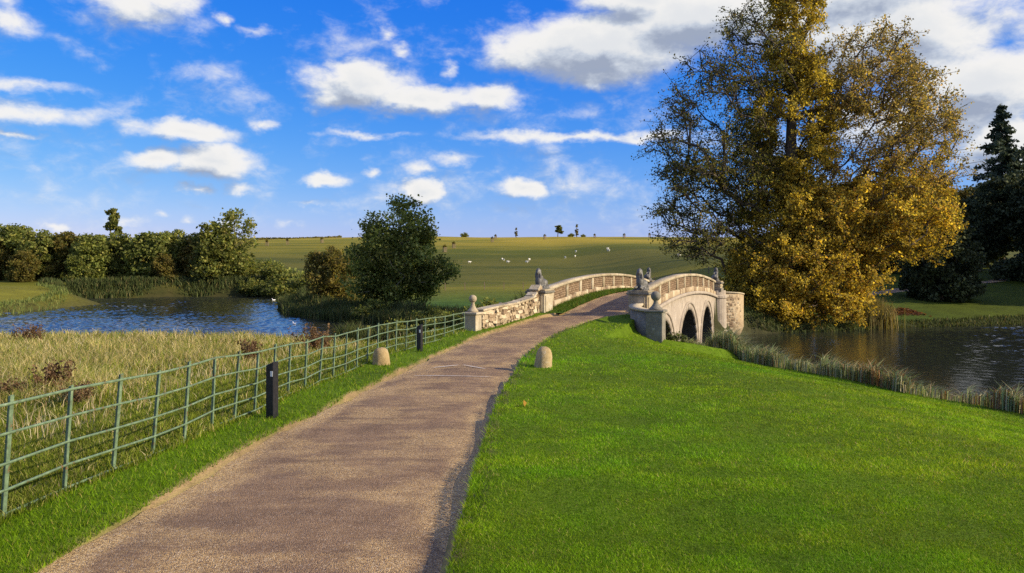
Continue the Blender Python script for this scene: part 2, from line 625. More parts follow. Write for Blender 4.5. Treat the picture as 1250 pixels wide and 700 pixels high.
def road_z0(y):
    return np.interp(y, [-20, 6, 9, 14, 18, 28, 31, 34, 37, 39], [.3, .25, .2, .08, .0, -.02, .05, .17, .36, .50])


def road_z_idx(idx):
    x, y = RC[idx, 0], RC[idx, 1]
    L, s = w2b(x, y)
    z = np.where(L < 0, road_z0(y), deck(L))
    far = far_land(x, y)
    k = smooth(L, BL, BL + 22)
    return z * (1 - k) + (far + .02) * k


def far_land(x, y):
    prof = np.interp(y, [50, 75, 100, 150, 200, 300, 400, 500, 560, 640, 900, 2500], [-2.1, -1.95, -1.6, .4, 3.0, 9.3, 15.6, 21, 22.6, 21, 8, -10])
    right = np.interp(y, [50, 72, 90, 110, 150, 200, 300, 400, 500, 560, 640, 900, 2500], [-2.1, -2.0, -.4, 1.5, 4.0, 6, 11, 16, 21, 22.6, 21, 8, -10])
    k = smooth(x, 15, 40)
    z = prof * (1 - k) + right * k
    tilt = np.interp(x, [-700, -330, -60, 300], [.72, .80, 1.03, 1.0])
    z = np.where(z > 0, z * (1 + (tilt - 1) * smooth(y, 200, 500)), z)
    z = z + (vnoise(x, y, .02, 3) - .5) * 1.6 * smooth(y, 150, 400) + (vnoise(x, y, .12, 4) - .5) * .25
    # the low spit on the left shore
    z = z + 1.1 * smooth(x, -57, -75) * smooth(y, 80, 95) * (1 - smooth(y, 110, 135))
    return z


FENCE = [(-5.47, 3.0), (-5.42, 6.0), (-5.34, 8.2), (-5.28, 9.4), (-5.2, 10.5), (-5.12, 11.8), (-5.05, 13.3), (-4.98, 15), (-4.88, 17), (-4.70, 19), (-4.47, 21), (-4.22, 23.1), (-3.85, 25.7), (-3.1, 29), (-1.98, 32.7)]
FN = np.array(FENCE)


def fence_x(y):
    return np.interp(y, list(FN[:, 1]) + [40, 46], list(FN[:, 0]) + [1.2, 3.4])


def ground(x, y, lat=None, hw=None, idx=None, full=False):
    x = np.asarray(x, float); y = np.asarray(y, float)
    sd = water_sd(x, y)
    if lat is None:
        lat, hw, idx = road_coord(x, y)
    ymid = np.interp(x, [-200, -60, -20, 0, 10, 16, 20, 30, 200], [66, 66, 64, 57, 53, 50, 46, 40, 40])
    far = y > ymid
    zr = road_z0(y)
    rz = road_z_idx(idx)
    # lawn on the right of the drive
    dr = lat - hw
    lawn = -1.55 + (zr + .125 + 1.55) * smooth(sd, .3, 11.5) ** .85
    drp = np.maximum(0, dr - .2)
    emb = rz + .12 - .20 * drp - .045 * drp ** 2
    lawn = np.where(y > 24, np.maximum(lawn, np.where(y < 42, emb, -9)), lawn)
    lawn = lawn + (vnoise(x, y, .45, 1) - .5) * .10
    # meadow on the left falling to the lake
    fx = fence_x(y)
    mead = -1.55 + 1.6 * smooth(sd, 0, 44)
    w = smooth(fx - x, .3, 7)
    left = (zr + .04) * (1 - w) + mead * w + (vnoise(x, y, .5, 2) - .5) * .12
    L, s = w2b(x, y)
    cap = np.where(L > -2.8, -.32 - .17 * (L + 2.8), -.32 + .33 * (-2.8 - L)) - .05 * np.maximum(0, s - 3) + .9 * np.maximum(0, 3.4 - s) * (L < -2.6)
    lawn = np.where((s > 2.9) & (L > -7) & (L < 12), np.minimum(lawn, cap), lawn)
    nearz = np.where(lat > 0, lawn, left)
    farz = far_land(x, y)
    L, s = w2b(x, y)
    # the causeway the road leaves the bridge on
    cz = rz - .42 * np.maximum(0, np.abs(lat) - 2.4)
    farz = np.where((L > BL - 1) & (y < 140), np.maximum(farz, cz), farz)
    land = np.where(far, farz, nearz)
    inside = (np.abs(s) < 2.9) & (L > -8) & (L < 1.4)
    land = np.where(inside & (lat < hw), np.maximum(land, rz), land)
    bank = smooth(sd, -1.4, .9)
    z = (WATER_Z - .9) * (1 - bank) + np.maximum(land, WATER_Z + .12) * bank
    keep = ((np.abs(s) < 2.9) & (L > -8) & (L < 1.4)) | ((np.abs(s) < 2.9) & (L > BL - 1.6) & (L < BL + 6))
    z = np.where(keep, np.maximum(land, rz), z)
    # bed of the road itself
    onroad = (np.abs(lat) < hw + .02) & ((L < 1.4) | (L > BL - 1.6))
    z = np.where(onroad, rz - .07, z)
    # under the bridge the ground must stay below the vaults
    under = (np.abs(s) < 3.4) & (L >= 1.4) & (L <= BL - 1.6)
    z = np.where(under, np.minimum(z, np.where(L < 9, -1.3 - .12 * (L - 1.4), -2.3)), z)
    if full:
        return z, sd, lat, hw, far
    return z


def axis(segs):
    out = []
    for a, b, st in segs:
        out += list(np.arange(a, b, st))
    return out


def grow_axis(start, end, step, g):
    out, v = [], start
    while v < end:
        out.append(v)
        step *= g
        v += step
    out.append(end)
    return out


# ------------------------------------------------------------------ ground sheet
xs = sorted(set([-x for x in grow_axis(9.2, 2200, .2, 1.14)] + axis([(-9, 19, .16)]) + grow_axis(19, 2200, .2, 1.14)))
ys = axis([(-25, 4, 1.2), (4, 47, .19), (47, 100, .7)]) + grow_axis(100, 2400, .9, 1.06)
xs, ys = np.array(xs), np.array(ys)
GX, GY = np.meshgrid(xs, ys)
GZ, GSD, GLAT, GHW, GFAR = ground(GX, GY, full=True)
nx, ny = len(xs), len(ys)
verts = np.stack([GX.ravel(), GY.ravel(), GZ.ravel()], 1)
ii = np.arange(nx * ny).reshape(ny, nx)
faces = np.stack([ii[:-1, :-1].ravel(), ii[:-1, 1:].ravel(), ii[1:, 1:].ravel(), ii[1:, :-1].ravel()], 1)


def lerp3(a, b, t):
    return np.asarray(a) * (1 - t[..., None]) + np.asarray(b) * t[..., None]


LAWN = np.array((.10, .17, .006))
VERGE = np.array((.065, .15, .010))
gx, gy = GX.ravel(), GY.ravel()
gsd, glat, gfar = GSD.ravel(), GLAT.ravel(), GFAR.ravel()
c = np.tile(LAWN, (len(gx), 1))
lm = vnoise(gx, gy, .9, 5) * .6 + vnoise(gx, gy, .25, 6) * .4
c = lerp3(c, (.07, .115, .006), lm * .8)
c = lerp3(c, (.32, .22, .10), (1 - smooth(np.abs(np.abs(glat) - GHW.ravel()), .06, .20)) * (gy < 60))
mead = (glat < 0) & ~gfar
mf = smooth(fence_x(gy) - gx, -.1, .4) * mead
mc = lerp3(np.tile((.10, .13, .025), (len(gx), 1)), (.26, .20, .075), smooth(fence_x(gy) - gx + 6 * (vnoise(gx, gy, .3, 7) - .5), 3, 11))
c = lerp3(c, 0, mf) + mc * mf[:, None]
# far side
fc = np.tile((.15, .145, .016), (len(gx), 1))
fc = lerp3(fc, (.095, .098, .016), smooth(gy, 125, 150) * (1 - smooth(gy + 40 * (vnoise(gx, gy, .012, 9) - .5), 215, 300)))  # darker band in the colour stands in for cloud shadow on the lower hill
fc = lerp3(fc, (.28, .23, .028), smooth(gy + 50 * (vnoise(gx, gy, .01, 8) - .5), 300, 430))
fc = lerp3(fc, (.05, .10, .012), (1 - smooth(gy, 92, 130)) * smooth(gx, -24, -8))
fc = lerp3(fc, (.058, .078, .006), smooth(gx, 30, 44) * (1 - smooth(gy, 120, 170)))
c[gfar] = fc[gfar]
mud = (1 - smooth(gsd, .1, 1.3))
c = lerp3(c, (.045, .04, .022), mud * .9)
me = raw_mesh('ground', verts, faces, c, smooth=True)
fa = me.attributes.new('far', 'FLOAT', 'POINT')
fa.data.foreach_set('value', (smooth(gy, 95, 150) * gfar).astype(np.float32))
g = link('ground', me, 'ground')
tag(g, 'grassy ground of lawn, meadow and hillside pasture', kind='structure')

# ------------------------------------------------------------------ water
# real wavelets over the part one can see; rough in the open, calm in the lee of the trees
wxs = np.array([-320, -200, -120] + list(np.arange(-84, 62, .27)) + [80, 120, 200, 320])
wys = np.array([-60, -20, 5] + list(np.arange(19, 146, .27)) + [160, 180])
WX, WY = np.meshgrid(wxs, wys)
WZ = np.zeros_like(WX)
wr_ = np.random.RandomState(3)
for i in range(26):
    lam = .62 * (2.1 ** wr_.rand())
    th = R(200) + wr_.normal(0, .75)
    sl = .22 / math.sqrt(26) * 1.41
    am = sl * lam / (2 * math.pi)
    WZ += am * np.sin((WX * math.cos(th) + WY * math.sin(th)) * 2 * math.pi / lam + wr_.rand() * 6.28 + 2.2 * vnoise(WX, WY, .16, i))
lee = np.maximum(smooth(WX, 6, -6), smooth(WX + .25 * (70 - WY), 29, 45) * .9)
WZ *= (.10 + .90 * lee) * (.65 + .6 * vnoise(WX, WY, .05, 77)) * (.65 + .7 * vnoise(WX, WY, .22, 78))
WZ[:3] = 0; WZ[-2:] = 0; WZ[:, :3] = 0; WZ[:, -4:] = 0
wi = np.arange(WX.size).reshape(WX.shape)
wf = np.stack([wi[:-1, :-1].ravel(), wi[:-1, 1:].ravel(), wi[1:, 1:].ravel(), wi[1:, :-1].ravel()], 1)
wsd = water_sd(WX, WY)
cs = (wsd[:-1, :-1] < 4).ravel()
lake_me = raw_mesh('lake', np.stack([WX.ravel(), WY.ravel(), WZ.ravel() + WATER_Z], 1), wf[cs], smooth=True)
wo = link('lake', lake_me, 'water')
tag(wo, 'rippled lake and river water reflecting the sky', kind='structure')

# ------------------------------------------------------------------ road
NR = 11
rv, ruv = [], []
stat = np.concatenate([[0], np.cumsum(np.linalg.norm(np.diff(RC[:, :2], axis=0), axis=1))])
fine = np.arange(0, stat[-1], .22)
fx_ = np.interp(fine, stat, RC[:, 0]); fy_ = np.interp(fine, stat, RC[:, 1]); fw_ = np.interp(fine, stat, RC[:, 2])
nxr = np.interp(fine, stat, RN[:, 0]); nyr = np.interp(fine, stat, RN[:, 1])
ridx = road_coord(fx_, fy_)[2]
zr_all = np.interp(fine, stat, road_z_idx(np.arange(len(RC))))
jl = (vnoise(fine, 0 * fine, 1.6, 11) - .5) * .16 + (vnoise(fine, 0 * fine, .35, 12) - .5) * .22
jr = (vnoise(fine, 0 * fine, 1.6, 13) - .5) * .14
onb = smooth(fy_, 30, 36)
for k in range(NR):
    t = k / (NR - 1)
    wl, wr = fw_ + jl * (1 - onb * .6), fw_ + jr + .05
    off = -wl * (1 - t) + wr * t
    zz = zr_all + .03 * (1 - (2 * t - 1) ** 2) + (vnoise(fx_ + off * nxr, fy_ + off * nyr, 1.1, 14) - .5) * .03 - .015 * (abs(2 * t - 1) > .95)
    rv.append(np.stack([fx_ + off * nxr, fy_ + off * nyr, zz], 1))
    ruv.append(np.stack([np.full_like(fine, t), fine], 1))
rv = np.stack(rv, 1)
ruv = np.stack(ruv, 1).reshape(-1, 2)
n0 = len(fine)
ii = np.arange(n0 * NR).reshape(n0, NR)
rf = np.stack([ii[:-1, :-1].ravel(), ii[:-1, 1:].ravel(), ii[1:, 1:].ravel(), ii[1:, :-1].ravel()], 1)
me = raw_mesh('road', rv.reshape(-1, 3), rf, smooth=True)
uvl = me.uv_layers.new(name='UVMap')
uvl.data.foreach_set('uv', ruv[rf.ravel()].astype(np.float32).ravel())
ro = link('road', me, 'road')
tag(ro, 'brown gravelly estate drive running over the bridge', kind='structure')

# ------------------------------------------------------------------ blades of grass and reeds


def blades(name, px, py, pz, h, w, lean, cols, mat, segs=1, az=None, curve=.5, parent=None):
    """one tapered blade per point; segs 1: a triangle, 2: a bent blade of a quad pair and tip"""
    n = len(px)
    a = rng.rand(n) * 2 * np.pi if az is None else az
    fa = rng.rand(n) * np.pi                                    # facing of the flat side
    wx, wy = np.cos(fa) * w * .5, np.sin(fa) * w * .5
    lx, ly = np.cos(a) * lean * h, np.sin(a) * lean * h
    base = np.stack([px, py, pz], 1)
    if segs == 1:
        v = np.empty((n, 3, 3), np.float32)
        v[:, 0] = base + np.stack([wx, wy, 0 * wx], 1)
        v[:, 1] = base - np.stack([wx, wy, 0 * wx], 1)
        v[:, 2] = base + np.stack([lx, ly, h], 1)
        f = np.arange(n * 3).reshape(n, 3)
        cc = np.repeat(cols, 3, axis=0)
    else:
        v = np.empty((n, 5, 3), np.float32)
        o = np.stack([wx, wy, 0 * wx], 1)
        mid = base + np.stack([lx * (.5 - .5 * curve), ly * (.5 - .5 * curve), h * .58], 1)
        v[:, 0] = base + o; v[:, 1] = base - o
        v[:, 2] = mid + o * .8; v[:, 3] = mid - o * .8
        v[:, 4] = base + np.stack([lx, ly, h * (1 - curve * lean * .4)], 1)
        b = np.arange(n)[:, None] * 5
        f = np.concatenate([b + [[0, 1, 3]], b + [[0, 3, 2]], b + [[2, 3, 4]]], 0)
        cc = np.repeat(cols, 5, axis=0)
    me = raw_mesh(name, v.reshape(-1, 3), f, cc)
    return link(name, me, mat, parent)


def sample_wedge(n, y0, y1, u0, u1, p=1.6):
    """points of the ground spread so that near ground gets more of them"""
    r = rng.rand(n)
    q = 1 - p
    y = (y0 ** q + r * (y1 ** q - y0 ** q)) ** (1 / q)
    u = u0 + rng.rand(n) * (u1 - u0)
    return (u - 625) / F * y, y


def pick(palette, n, jit=.25):
    pal = np.array([q[:3] for q in palette])
    wt = np.array([q[3] for q in palette], float)
    k = rng.choice(len(pal), n, p=wt / wt.sum())
    return pal[k] * (1 + (rng.rand(n, 1) - .5) * 2 * jit)


# mown lawn right of the drive
x, y = sample_wedge(570000, 6.2, 47, 480, 1330, 1.8)
z, sd, lat, hw, far = ground(x, y, full=True)
L, s = w2b(x, y)
patch = np.clip((vnoise(x, y, .35, 20) * .3 + vnoise(x, y, 1.1, 21) * .35 + vnoise(x, y, 3.6, 22) * .35 - .5) * 1.7 + .5, 0, 1)
ok = (lat > hw - .03 + .10 * (vnoise(x, y, 5, 23) - .5)) & (sd > .6) & ~far & ~((L > -3.2) & (s < 3.2)) & (rng.rand(len(x)) < .62 + .5 * patch)
x, y, z, lat, hw, patch = x[ok], y[ok], z[ok], lat[ok], hw[ok], patch[ok]
warm = (vnoise(x, y, .22, 28) - .5) * .5 + (vnoise(x, y, 1.7, 29) - .5) * .35
cc = pick([(.145, .27, .004, 5), (.185, .32, .006, 4), (.09, .18, .004, 3.5), (.29, .38, .02, 1.3), (.38, .33, .10, .5)], len(x), .35) * (.50 + 1.0 * patch)[:, None] * np.stack([1 + warm, 1 + .2 * warm, 1 + 2 * np.maximum(warm, 0)], 1)
edge = 1 + .9 * (1 - smooth(lat - hw, 0, .25))
h = (.020 + .0013 * y) * (.5 + .9 * rng.rand(len(x))) * edge * (.75 + .5 * patch)
o = blades('lawn_grass', x, y, z - .01, h, .0035 + .0007 * y, .4 + 1.0 * rng.rand(len(x)), cc, 'blade')
tag(o, 'short bright green mown grass covering the lawn', 'grass', kind='stuff')

# verge between drive and fence, and the one that follows the wall and the bridge
x, y = sample_wedge(150000, 5.5, 41, -90, 700, 1.7)
z, sd, lat, hw, far = ground(x, y, full=True)
L, s = w2b(x, y)
fx = fence_x(y)
patch = vnoise(x, y, .8, 24) * .5 + vnoise(x, y, 3.0, 25) * .5
ok = (lat < -hw + .12 + .34 * (vnoise(x, y, 3.5, 26) - .45) + .2 * (vnoise(x, y, .5, 27) - .5)) & (x > fx - .25) & ~((L > -8) & (s < -2.45)) & (L < 0)
x, y, z, lat, hw, patch = x[ok], y[ok], z[ok], lat[ok], hw[ok], patch[ok]
cc = pick([(.13, .24, .004, 5), (.17, .28, .006, 3), (.08, .15, .004, 3), (.26, .31, .03, 1), (.36, .30, .08, .4)], len(x), .3) * (.75 + .5 * patch)[:, None]
h = (.04 + .002 * y) * (.5 + rng.rand(len(x)))
o = blades('verge_grass', x, y, z - .01, h, .004 + .0008 * y, .3 + .7 * rng.rand(len(x)), cc, 'blade')
tag(o, 'green grass verge between the drive and the iron fence', 'grass', kind='stuff')

# strip of grass along the left parapet on the bridge
Ls = np.linspace(-.5, BL + .5, 60)
v, f = [], []
for i, L in enumerate(Ls):
    for s in (-2.36, -1.9, -1.28):
        p = b2w(L, s)
        v.append((p[0], p[1], float(deck(L)) + (.045 if s < -1.5 else .03)))
for i in range(59):
    for k in range(2):
        a = i * 3 + k
        f.append((a, a + 1, a + 4, a + 3))
cc = np.tile((.06, .12, .014), (len(v), 1))
o = link('grass_strip', raw_mesh('grass_strip', v, f, cc), 'ground')
tag(o, 'strip of grass beside the roadway on the bridge', kind='structure')
n = 9000
L = rng.rand(n) * BL; s = -2.34 + 1.1 * rng.rand(n) ** 1.1
p = BO + L[:, None] * BAX + s[:, None] * BNX
cc = pick([(.075, .15, .014, 5), (.12, .18, .02, 3), (.055, .09, .014, 3), (.22, .20, .06, 1)], n, .3)
o = blades('parapet_grass', p[:, 0], p[:, 1], deck(L) + .03, .10 + .12 * rng.rand(n), np.full(n, .03), .3 + .5 * rng.rand(n), cc, 'blade')
tag(o, 'tufty grass growing along the foot of the left bridge parapet', 'grass', kind='stuff')

# rough meadow left of the fence
x, y = sample_wedge(330000, 6.0, 50, -110, 610, 1.35)
z, sd, lat, hw, far = ground(x, y, full=True)
fx = fence_x(y)
dl = fx - x
clump = vnoise(x, y, .55, 31) * .5 + vnoise(x, y, 1.7, 32) * .5
ok = (dl > -.12) & (sd > .1) & ~far & (rng.rand(len(x)) < .35 + .8 * clump) & (lat < -hw - .3)
x, y, z, dl, clump, sd = x[ok], y[ok], z[ok], dl[ok], clump[ok], sd[ok]
dryf = smooth(dl + 9 * (vnoise(x, y, .22, 33) - .5) + 3.0 * (clump - .5), 3.0, 10) * (1 - .75 * smooth(x, -16, -5) * smooth(y, 26, 36))
dry = rng.rand(len(x)) < (.10 + .66 * dryf)
cg = pick([(.15, .20, .015, 4), (.22, .25, .03, 3), (.10, .14, .015, 3), (.30, .29, .07, 1.4)], len(x), .3)
cd = pick([(.52, .42, .19, 4), (.40, .33, .13, 4), (.62, .53, .30, 2), (.27, .25, .07, 3), (.19, .23, .05, 3)], len(x), .25)
cc = np.where(dry[:, None], cd, cg) * (.62 + .75 * clump)[:, None]
h = (.12 + .30 * dryf * (.4 + clump) + .10 * clump) * (.45 + 1.0 * rng.rand(len(x)))
h = np.where(dl < .6, h * .8, h)
o = blades('meadow_grass', x, y, z - .02, h, .006 + .0007 * y, .15 + .75 * rng.rand(len(x)) ** 1.3, cc, 'blade', 2)
tag(o, 'rough straw coloured meadow grass between the fence and the lake', 'grass', kind='stuff')


n = 3000
x, y = sample_wedge(n, 12, 49, -110, 560, .9)
z, sd, lat, hw, far = ground(x, y, full=True)
ok = (fence_x(y) - x > 2.2) & (sd > .3) & ~far & (vnoise(x, y, .4, 35) > .35)
x, y, z = x[ok], y[ok], z[ok]
n = len(x)
o = blades('seed_stalks', x, y, z, .28 + .34 * rng.rand(n), .006 + .0005 * y, .1 + .8 * rng.rand(n), pick([(.58, .47, .26, 4), (.42, .30, .15, 3), (.66, .58, .38, 2)], n, .2), 'blade', 2)
tag(o, 'pale dry seed stalks standing above the meadow grass', 'grass', kind='stuff')


def shore_points(n, i0, i1, d0, d1):
    """points in a band along the water's edge, between polygon corners i0..i1; d: metres landward"""
    pts = WP[i0:i1 + 1]
    ln = np.concatenate([[0], np.cumsum(np.linalg.norm(np.diff(pts, axis=0), axis=1))])
    t = rng.rand(n) * ln[-1]
    x = np.interp(t, ln, pts[:, 0]); y = np.interp(t, ln, pts[:, 1])
    k = np.clip(np.searchsorted(ln, t) - 1, 0, len(pts) - 2)
    d = pts[k + 1] - pts[k]
    d = d / np.linalg.norm(d, axis=1)[:, None]
    nrm = np.stack([-d[:, 1], d[:, 0]], 1)                      # polygon runs with the water on its left, so land is on the right
    off = -(d0 + (d1 - d0) * rng.rand(n))
    return x + nrm[:, 0] * off, y + nrm[:, 1] * off, t


# reeds on the lawn's bank
n = 70000
x, y, t = shore_points(n, 8, 15, -2.3, .95)
sdr = water_sd(x, y)
z = np.maximum(ground(x, y), WATER_Z - .1)
cl = vnoise(t, 0 * t, .75, 41) * .6 + vnoise(t, 0 * t, 2.2, 42) * .4
cl = np.clip((cl - .5) * 1.6 + .5 + .5 * (vnoise(x, y, 1.5, 44) - .5), 0, 1)
ok = (sdr < 1.25) & (rng.rand(n) < .2 + 1.0 * cl)
x, y, z, t, cl = x[ok], y[ok], z[ok], t[ok], cl[ok]
n = len(x)
red = smooth(vnoise(t, 0 * t, .33, 43) + .25 * smooth(y, 34, 24), .62, 1.0)
isr = rng.rand(n) < red * .5
cg = pick([(.20, .26, .11, 4), (.28, .34, .16, 3), (.13, .17, .06, 3), (.44, .40, .24, 3.5), (.36, .27, .14, 1.5)], n, .35)
cr = pick([(.26, .14, .06, 4), (.34, .22, .11, 3), (.18, .10, .045, 2)], n, .3)
cc = np.where(isr[:, None], cr, cg)
h = (.60 + .90 * cl) * (.5 + .6 * rng.rand(n))
h = h * (1 - .5 * smooth(y, 38.5, 42))
az = np.where(rng.rand(n) < .7, rng.normal(.3, .6, n), rng.rand(n) * 6.28)
o = blades('bank_reeds', x, y, z, h, .024 + .022 * rng.rand(n), .3 + .8 * rng.rand(n), cc, 'reed', 2, az, .9)
tag(o, 'grey green and russet reeds along the bank below the lawn', 'reeds', kind='stuff')

# ------------------------------------------------------------------ the bridge
bridge = empty('stone_bridge', (BO[0], BO[1], 0), -BA)
tag(bridge, 'humped three arched pale stone bridge with panelled parapets carrying the drive', 'bridge')


def sweep(name, Ls, s0, s1, zlo, zhi, mat, parent, bev=0.0):
    """block between two side planes that follows the hump; zlo/zhi are functions of L"""
    v, f = [], []
    for L in Ls:
        for s, zf in ((s0, zlo), (s1, zlo), (s1, zhi), (s0, zhi)):
            v.append((s, L, float(zf(L))))
    n = len(Ls)
    for i in range(n - 1):
        for k in range(4):
            a, b = i * 4 + k, i * 4 + (k + 1) % 4
            f.append((a, b, b + 4, a + 4))
    f.append((3, 2, 1, 0))
    e = (n - 1) * 4
    f.append((e, e + 1, e + 2, e + 3))
    me = raw_mesh(name, v, f)
    if bev:
        bm = bmesh.new()
        bm.from_mesh(me)
        bmesh.ops.bevel(bm, geom=[e_ for e_ in bm.edges if len(e_.link_faces) == 2 and e_.calc_face_angle(0) > .8], offset=bev, segments=1, affect='EDGES')
        bmesh.ops.recalc_face_normals(bm, faces=bm.faces)
        bm.to_mesh(me)
        bm.free()
    return link(name, me, mat, parent)


ARCH = [(4.55, 2.55, 2.85), (12.1, 3.3, 3.08), (19.65, 2.55, 2.9)]      # centre, half span, rise
SPRING = -2.9


def soffit(L):
    for c_, h_, r_ in ARCH:
        if abs(L - c_) < h_:
            return SPRING + r_ * math.sqrt(max(0, 1 - ((L - c_) / h_) ** 2)) ** .92
    return -3.6


Ls = set(np.linspace(0, BL, 60))
for c_, h_, r_ in ARCH:
    for a in np.linspace(0, math.pi, 34):
        Ls.add(c_ + h_ * .9995 * math.cos(a))
    Ls.add(c_ - h_ - .001)
    Ls.add(c_ + h_ + .001)
Ls = sorted(Ls)
HS = 2.85
v, f, fv = [], [], []
for L in Ls:
    b_, t_ = soffit(L), float(deck(L)) - .05
    v += [(HS, L, b_), (HS, L, t_), (-HS, L, t_), (-HS, L, b_)]
for i in range(len(Ls) - 1):
    for k in range(4):
        a, b = i * 4 + k, i * 4 + (k + 1) % 4
        if k == 3:
            fv.append((a, b, b + 4, a + 4))
        else:
            f.append((a, b, b + 4, a + 4))
f.append((3, 2, 1, 0))
e = (len(Ls) - 1) * 4
f.append((e, e + 1, e + 2, e + 3))
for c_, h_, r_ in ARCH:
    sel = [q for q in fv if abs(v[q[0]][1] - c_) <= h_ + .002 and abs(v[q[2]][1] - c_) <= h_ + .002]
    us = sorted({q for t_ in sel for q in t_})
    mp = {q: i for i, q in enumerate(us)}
    link('vault', raw_mesh('vault', [v[q] for q in us], [tuple(mp[q] for q in t_) for t_ in sel]), 'vault_stone', bridge)
link('spandrel_wall', raw_mesh('spandrel_wall', v, f), 'ashlar', bridge)

for c_, h_, r_ in ARCH:
    nv = 15
    for k in range(nv):
        a0 = math.pi * (k + .02) / nv
        a1 = math.pi * (k + .98) / nv
        v = []
        for s in (HS - .1, HS + (.05 if k != 7 else .09)):
            for ro_, aa in ((0, a0), (.36, a0), (.36, a1), (0, a1)):
                ex = .96 if ro_ == 0 else .96
                v.append((s, c_ + (h_ + ro_) * math.cos(aa), SPRING + (r_ + ro_) * math.sin(aa) ** .92))
        f = [(0, 1, 2, 3), (7, 6, 5, 4), (0, 4, 5, 1), (1, 5, 6, 2), (2, 6, 7, 3), (3, 7, 4, 0)]
        link('voussoir', raw_mesh('voussoir', v, f), 'ashlar', bridge)
    # hood moulding round the ring
    v, f = [], []
    aa = np.linspace(.0, math.pi, 41)
    for a in aa:
        for ro_, s in ((.365, HS - .1), (.365, HS + .11), (.50, HS + .11), (.50, HS - .1)):
            v.append((s, c_ + (h_ + ro_) * math.cos(a), SPRING + (r_ + ro_) * max(0, math.sin(a)) ** .92))
    for i in range(40):
        for k in range(4):
            a, b = i * 4 + k, i * 4 + (k + 1) % 4
            f.append((a, b, b + 4, a + 4))
    link('hood_moulding', raw_mesh('hood_moulding', v, f), 'ashlar', bridge)

for sg in (1, -1):
    lo, hi = sorted((sg * (HS - .06), sg * (HS + .16)))
    sweep('string_course', np.linspace(-.2, BL + .2, 40), lo, hi, lambda L: deck(L) - .16, lambda L: deck(L) + .03, 'ashlar', bridge, .03)
    par = empty('parapet')
    par.parent = bridge
    sc = sg * 2.6
    dies = [1.35 + 2.475 * k for k in range(10)]
    # footing course of rough stones
    L = .75
    while L < BL - .6:
        ln = .32 + .34 * rng.rand()
        d0, d1 = .235 + .03 * rng.rand(), .235 + .03 * rng.rand()
        tp = .30 + .09 * rng.rand()
        sweep('stone', [L + .012, L + ln - .012], sc - d0, sc + d1, lambda q: deck(q) - .03, lambda q, tp=tp: deck(q) + tp, 'rubble', par, .025)
        L += ln
    sweep('core', np.linspace(.75, BL - .6, 30), sc - .2, sc + .2, lambda q: deck(q) - .04, lambda q: deck(q) + .28, 'mortar', par)
    for k, D in enumerate(dies):
        sweep('die', [D - .15, D, D + .15], sc - .2, sc + .2, lambda q: deck(q) + .27, lambda q: deck(q) + 1.0, 'lime', par, .02)
        if k < 9:
            a, b = D + .15, dies[k + 1] - .15
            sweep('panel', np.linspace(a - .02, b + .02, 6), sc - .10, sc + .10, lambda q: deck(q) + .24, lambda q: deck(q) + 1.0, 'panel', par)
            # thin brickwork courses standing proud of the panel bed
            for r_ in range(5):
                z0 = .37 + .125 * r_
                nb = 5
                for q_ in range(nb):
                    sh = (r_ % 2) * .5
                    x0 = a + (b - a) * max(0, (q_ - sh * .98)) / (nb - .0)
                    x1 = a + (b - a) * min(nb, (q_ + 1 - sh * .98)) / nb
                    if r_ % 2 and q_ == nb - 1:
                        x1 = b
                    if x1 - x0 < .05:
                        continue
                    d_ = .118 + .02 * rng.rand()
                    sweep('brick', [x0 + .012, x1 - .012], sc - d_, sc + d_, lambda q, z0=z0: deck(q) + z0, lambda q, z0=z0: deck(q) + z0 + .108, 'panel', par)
    for k in range(17):
        a = .75 + (BL - 1.4) * k / 17
        b = .75 + (BL - 1.4) * (k + 1) / 17
        dz = .012 * rng.rand()
        sweep('coping_stone', np.linspace(a + .008, b - .008, 5), sc - .27, sc + .27, lambda q: deck(q) + 1.0, lambda q, dz=dz: deck(q) + 1.17 + dz, 'lime', par, .04)


def pedestal(L, s, z0, z1, sx=.46, sy=.62, mat='lime'):
    p = empty('pedestal', (s, L, 0))
    p.parent = bridge
    for nm, z_a, z_b, gx_, m_ in (('plinth', z0, z0 + .28, .07, 'dark_stone'), ('shaft', z0 + .28, z1 - .2, 0, mat), ('cap', z1 - .2, z1 - .09, .10, 'dark_stone'), ('top_slab', z1 - .09, z1, .05, mat)):
        bm = bmesh.new()
        add_box(bm, (0, 0, (z_a + z_b) / 2), (2 * (sx + gx_), 2 * (sy + gx_), z_b - z_a), .02)
        if nm == 'shaft':
            for d in (-1, 1):
                add_box(bm, (d * (sx + .015), 0, (z_a + z_b) / 2), (.06, 2 * sy - .24, (z_b - z_a) - .24), .01)
                add_box(bm, (0, d * (sy + .015), (z_a + z_b) / 2), (2 * sx - .24, .06, (z_b - z_a) - .24), .01)
        link(nm, bm_mesh(nm, bm), m_, p)
    return p


pedestal(0, -2.62, .2, 1.72)
pedestal(0, 2.62, .2, 1.72)
pedestal(BL + .1, -2.62, .3, 1.72)
pedestal(BL + .1, 2.72, .9, 1.72)
# rounded end pier that stands in the water at the far right corner
bm = bmesh.new()
add_lathe(bm, [(.95, -3.6), (.95, -2.1), (.86, -2.0), (.82, .35), (.90, .42), (.90, .58), (.80, .66), (.78, 1.0)], 24)
p = link('end_pier', bm_mesh('end_pier', bm, False), 'ashlar', bridge)
p.location = (2.72, BL + .1, 0)


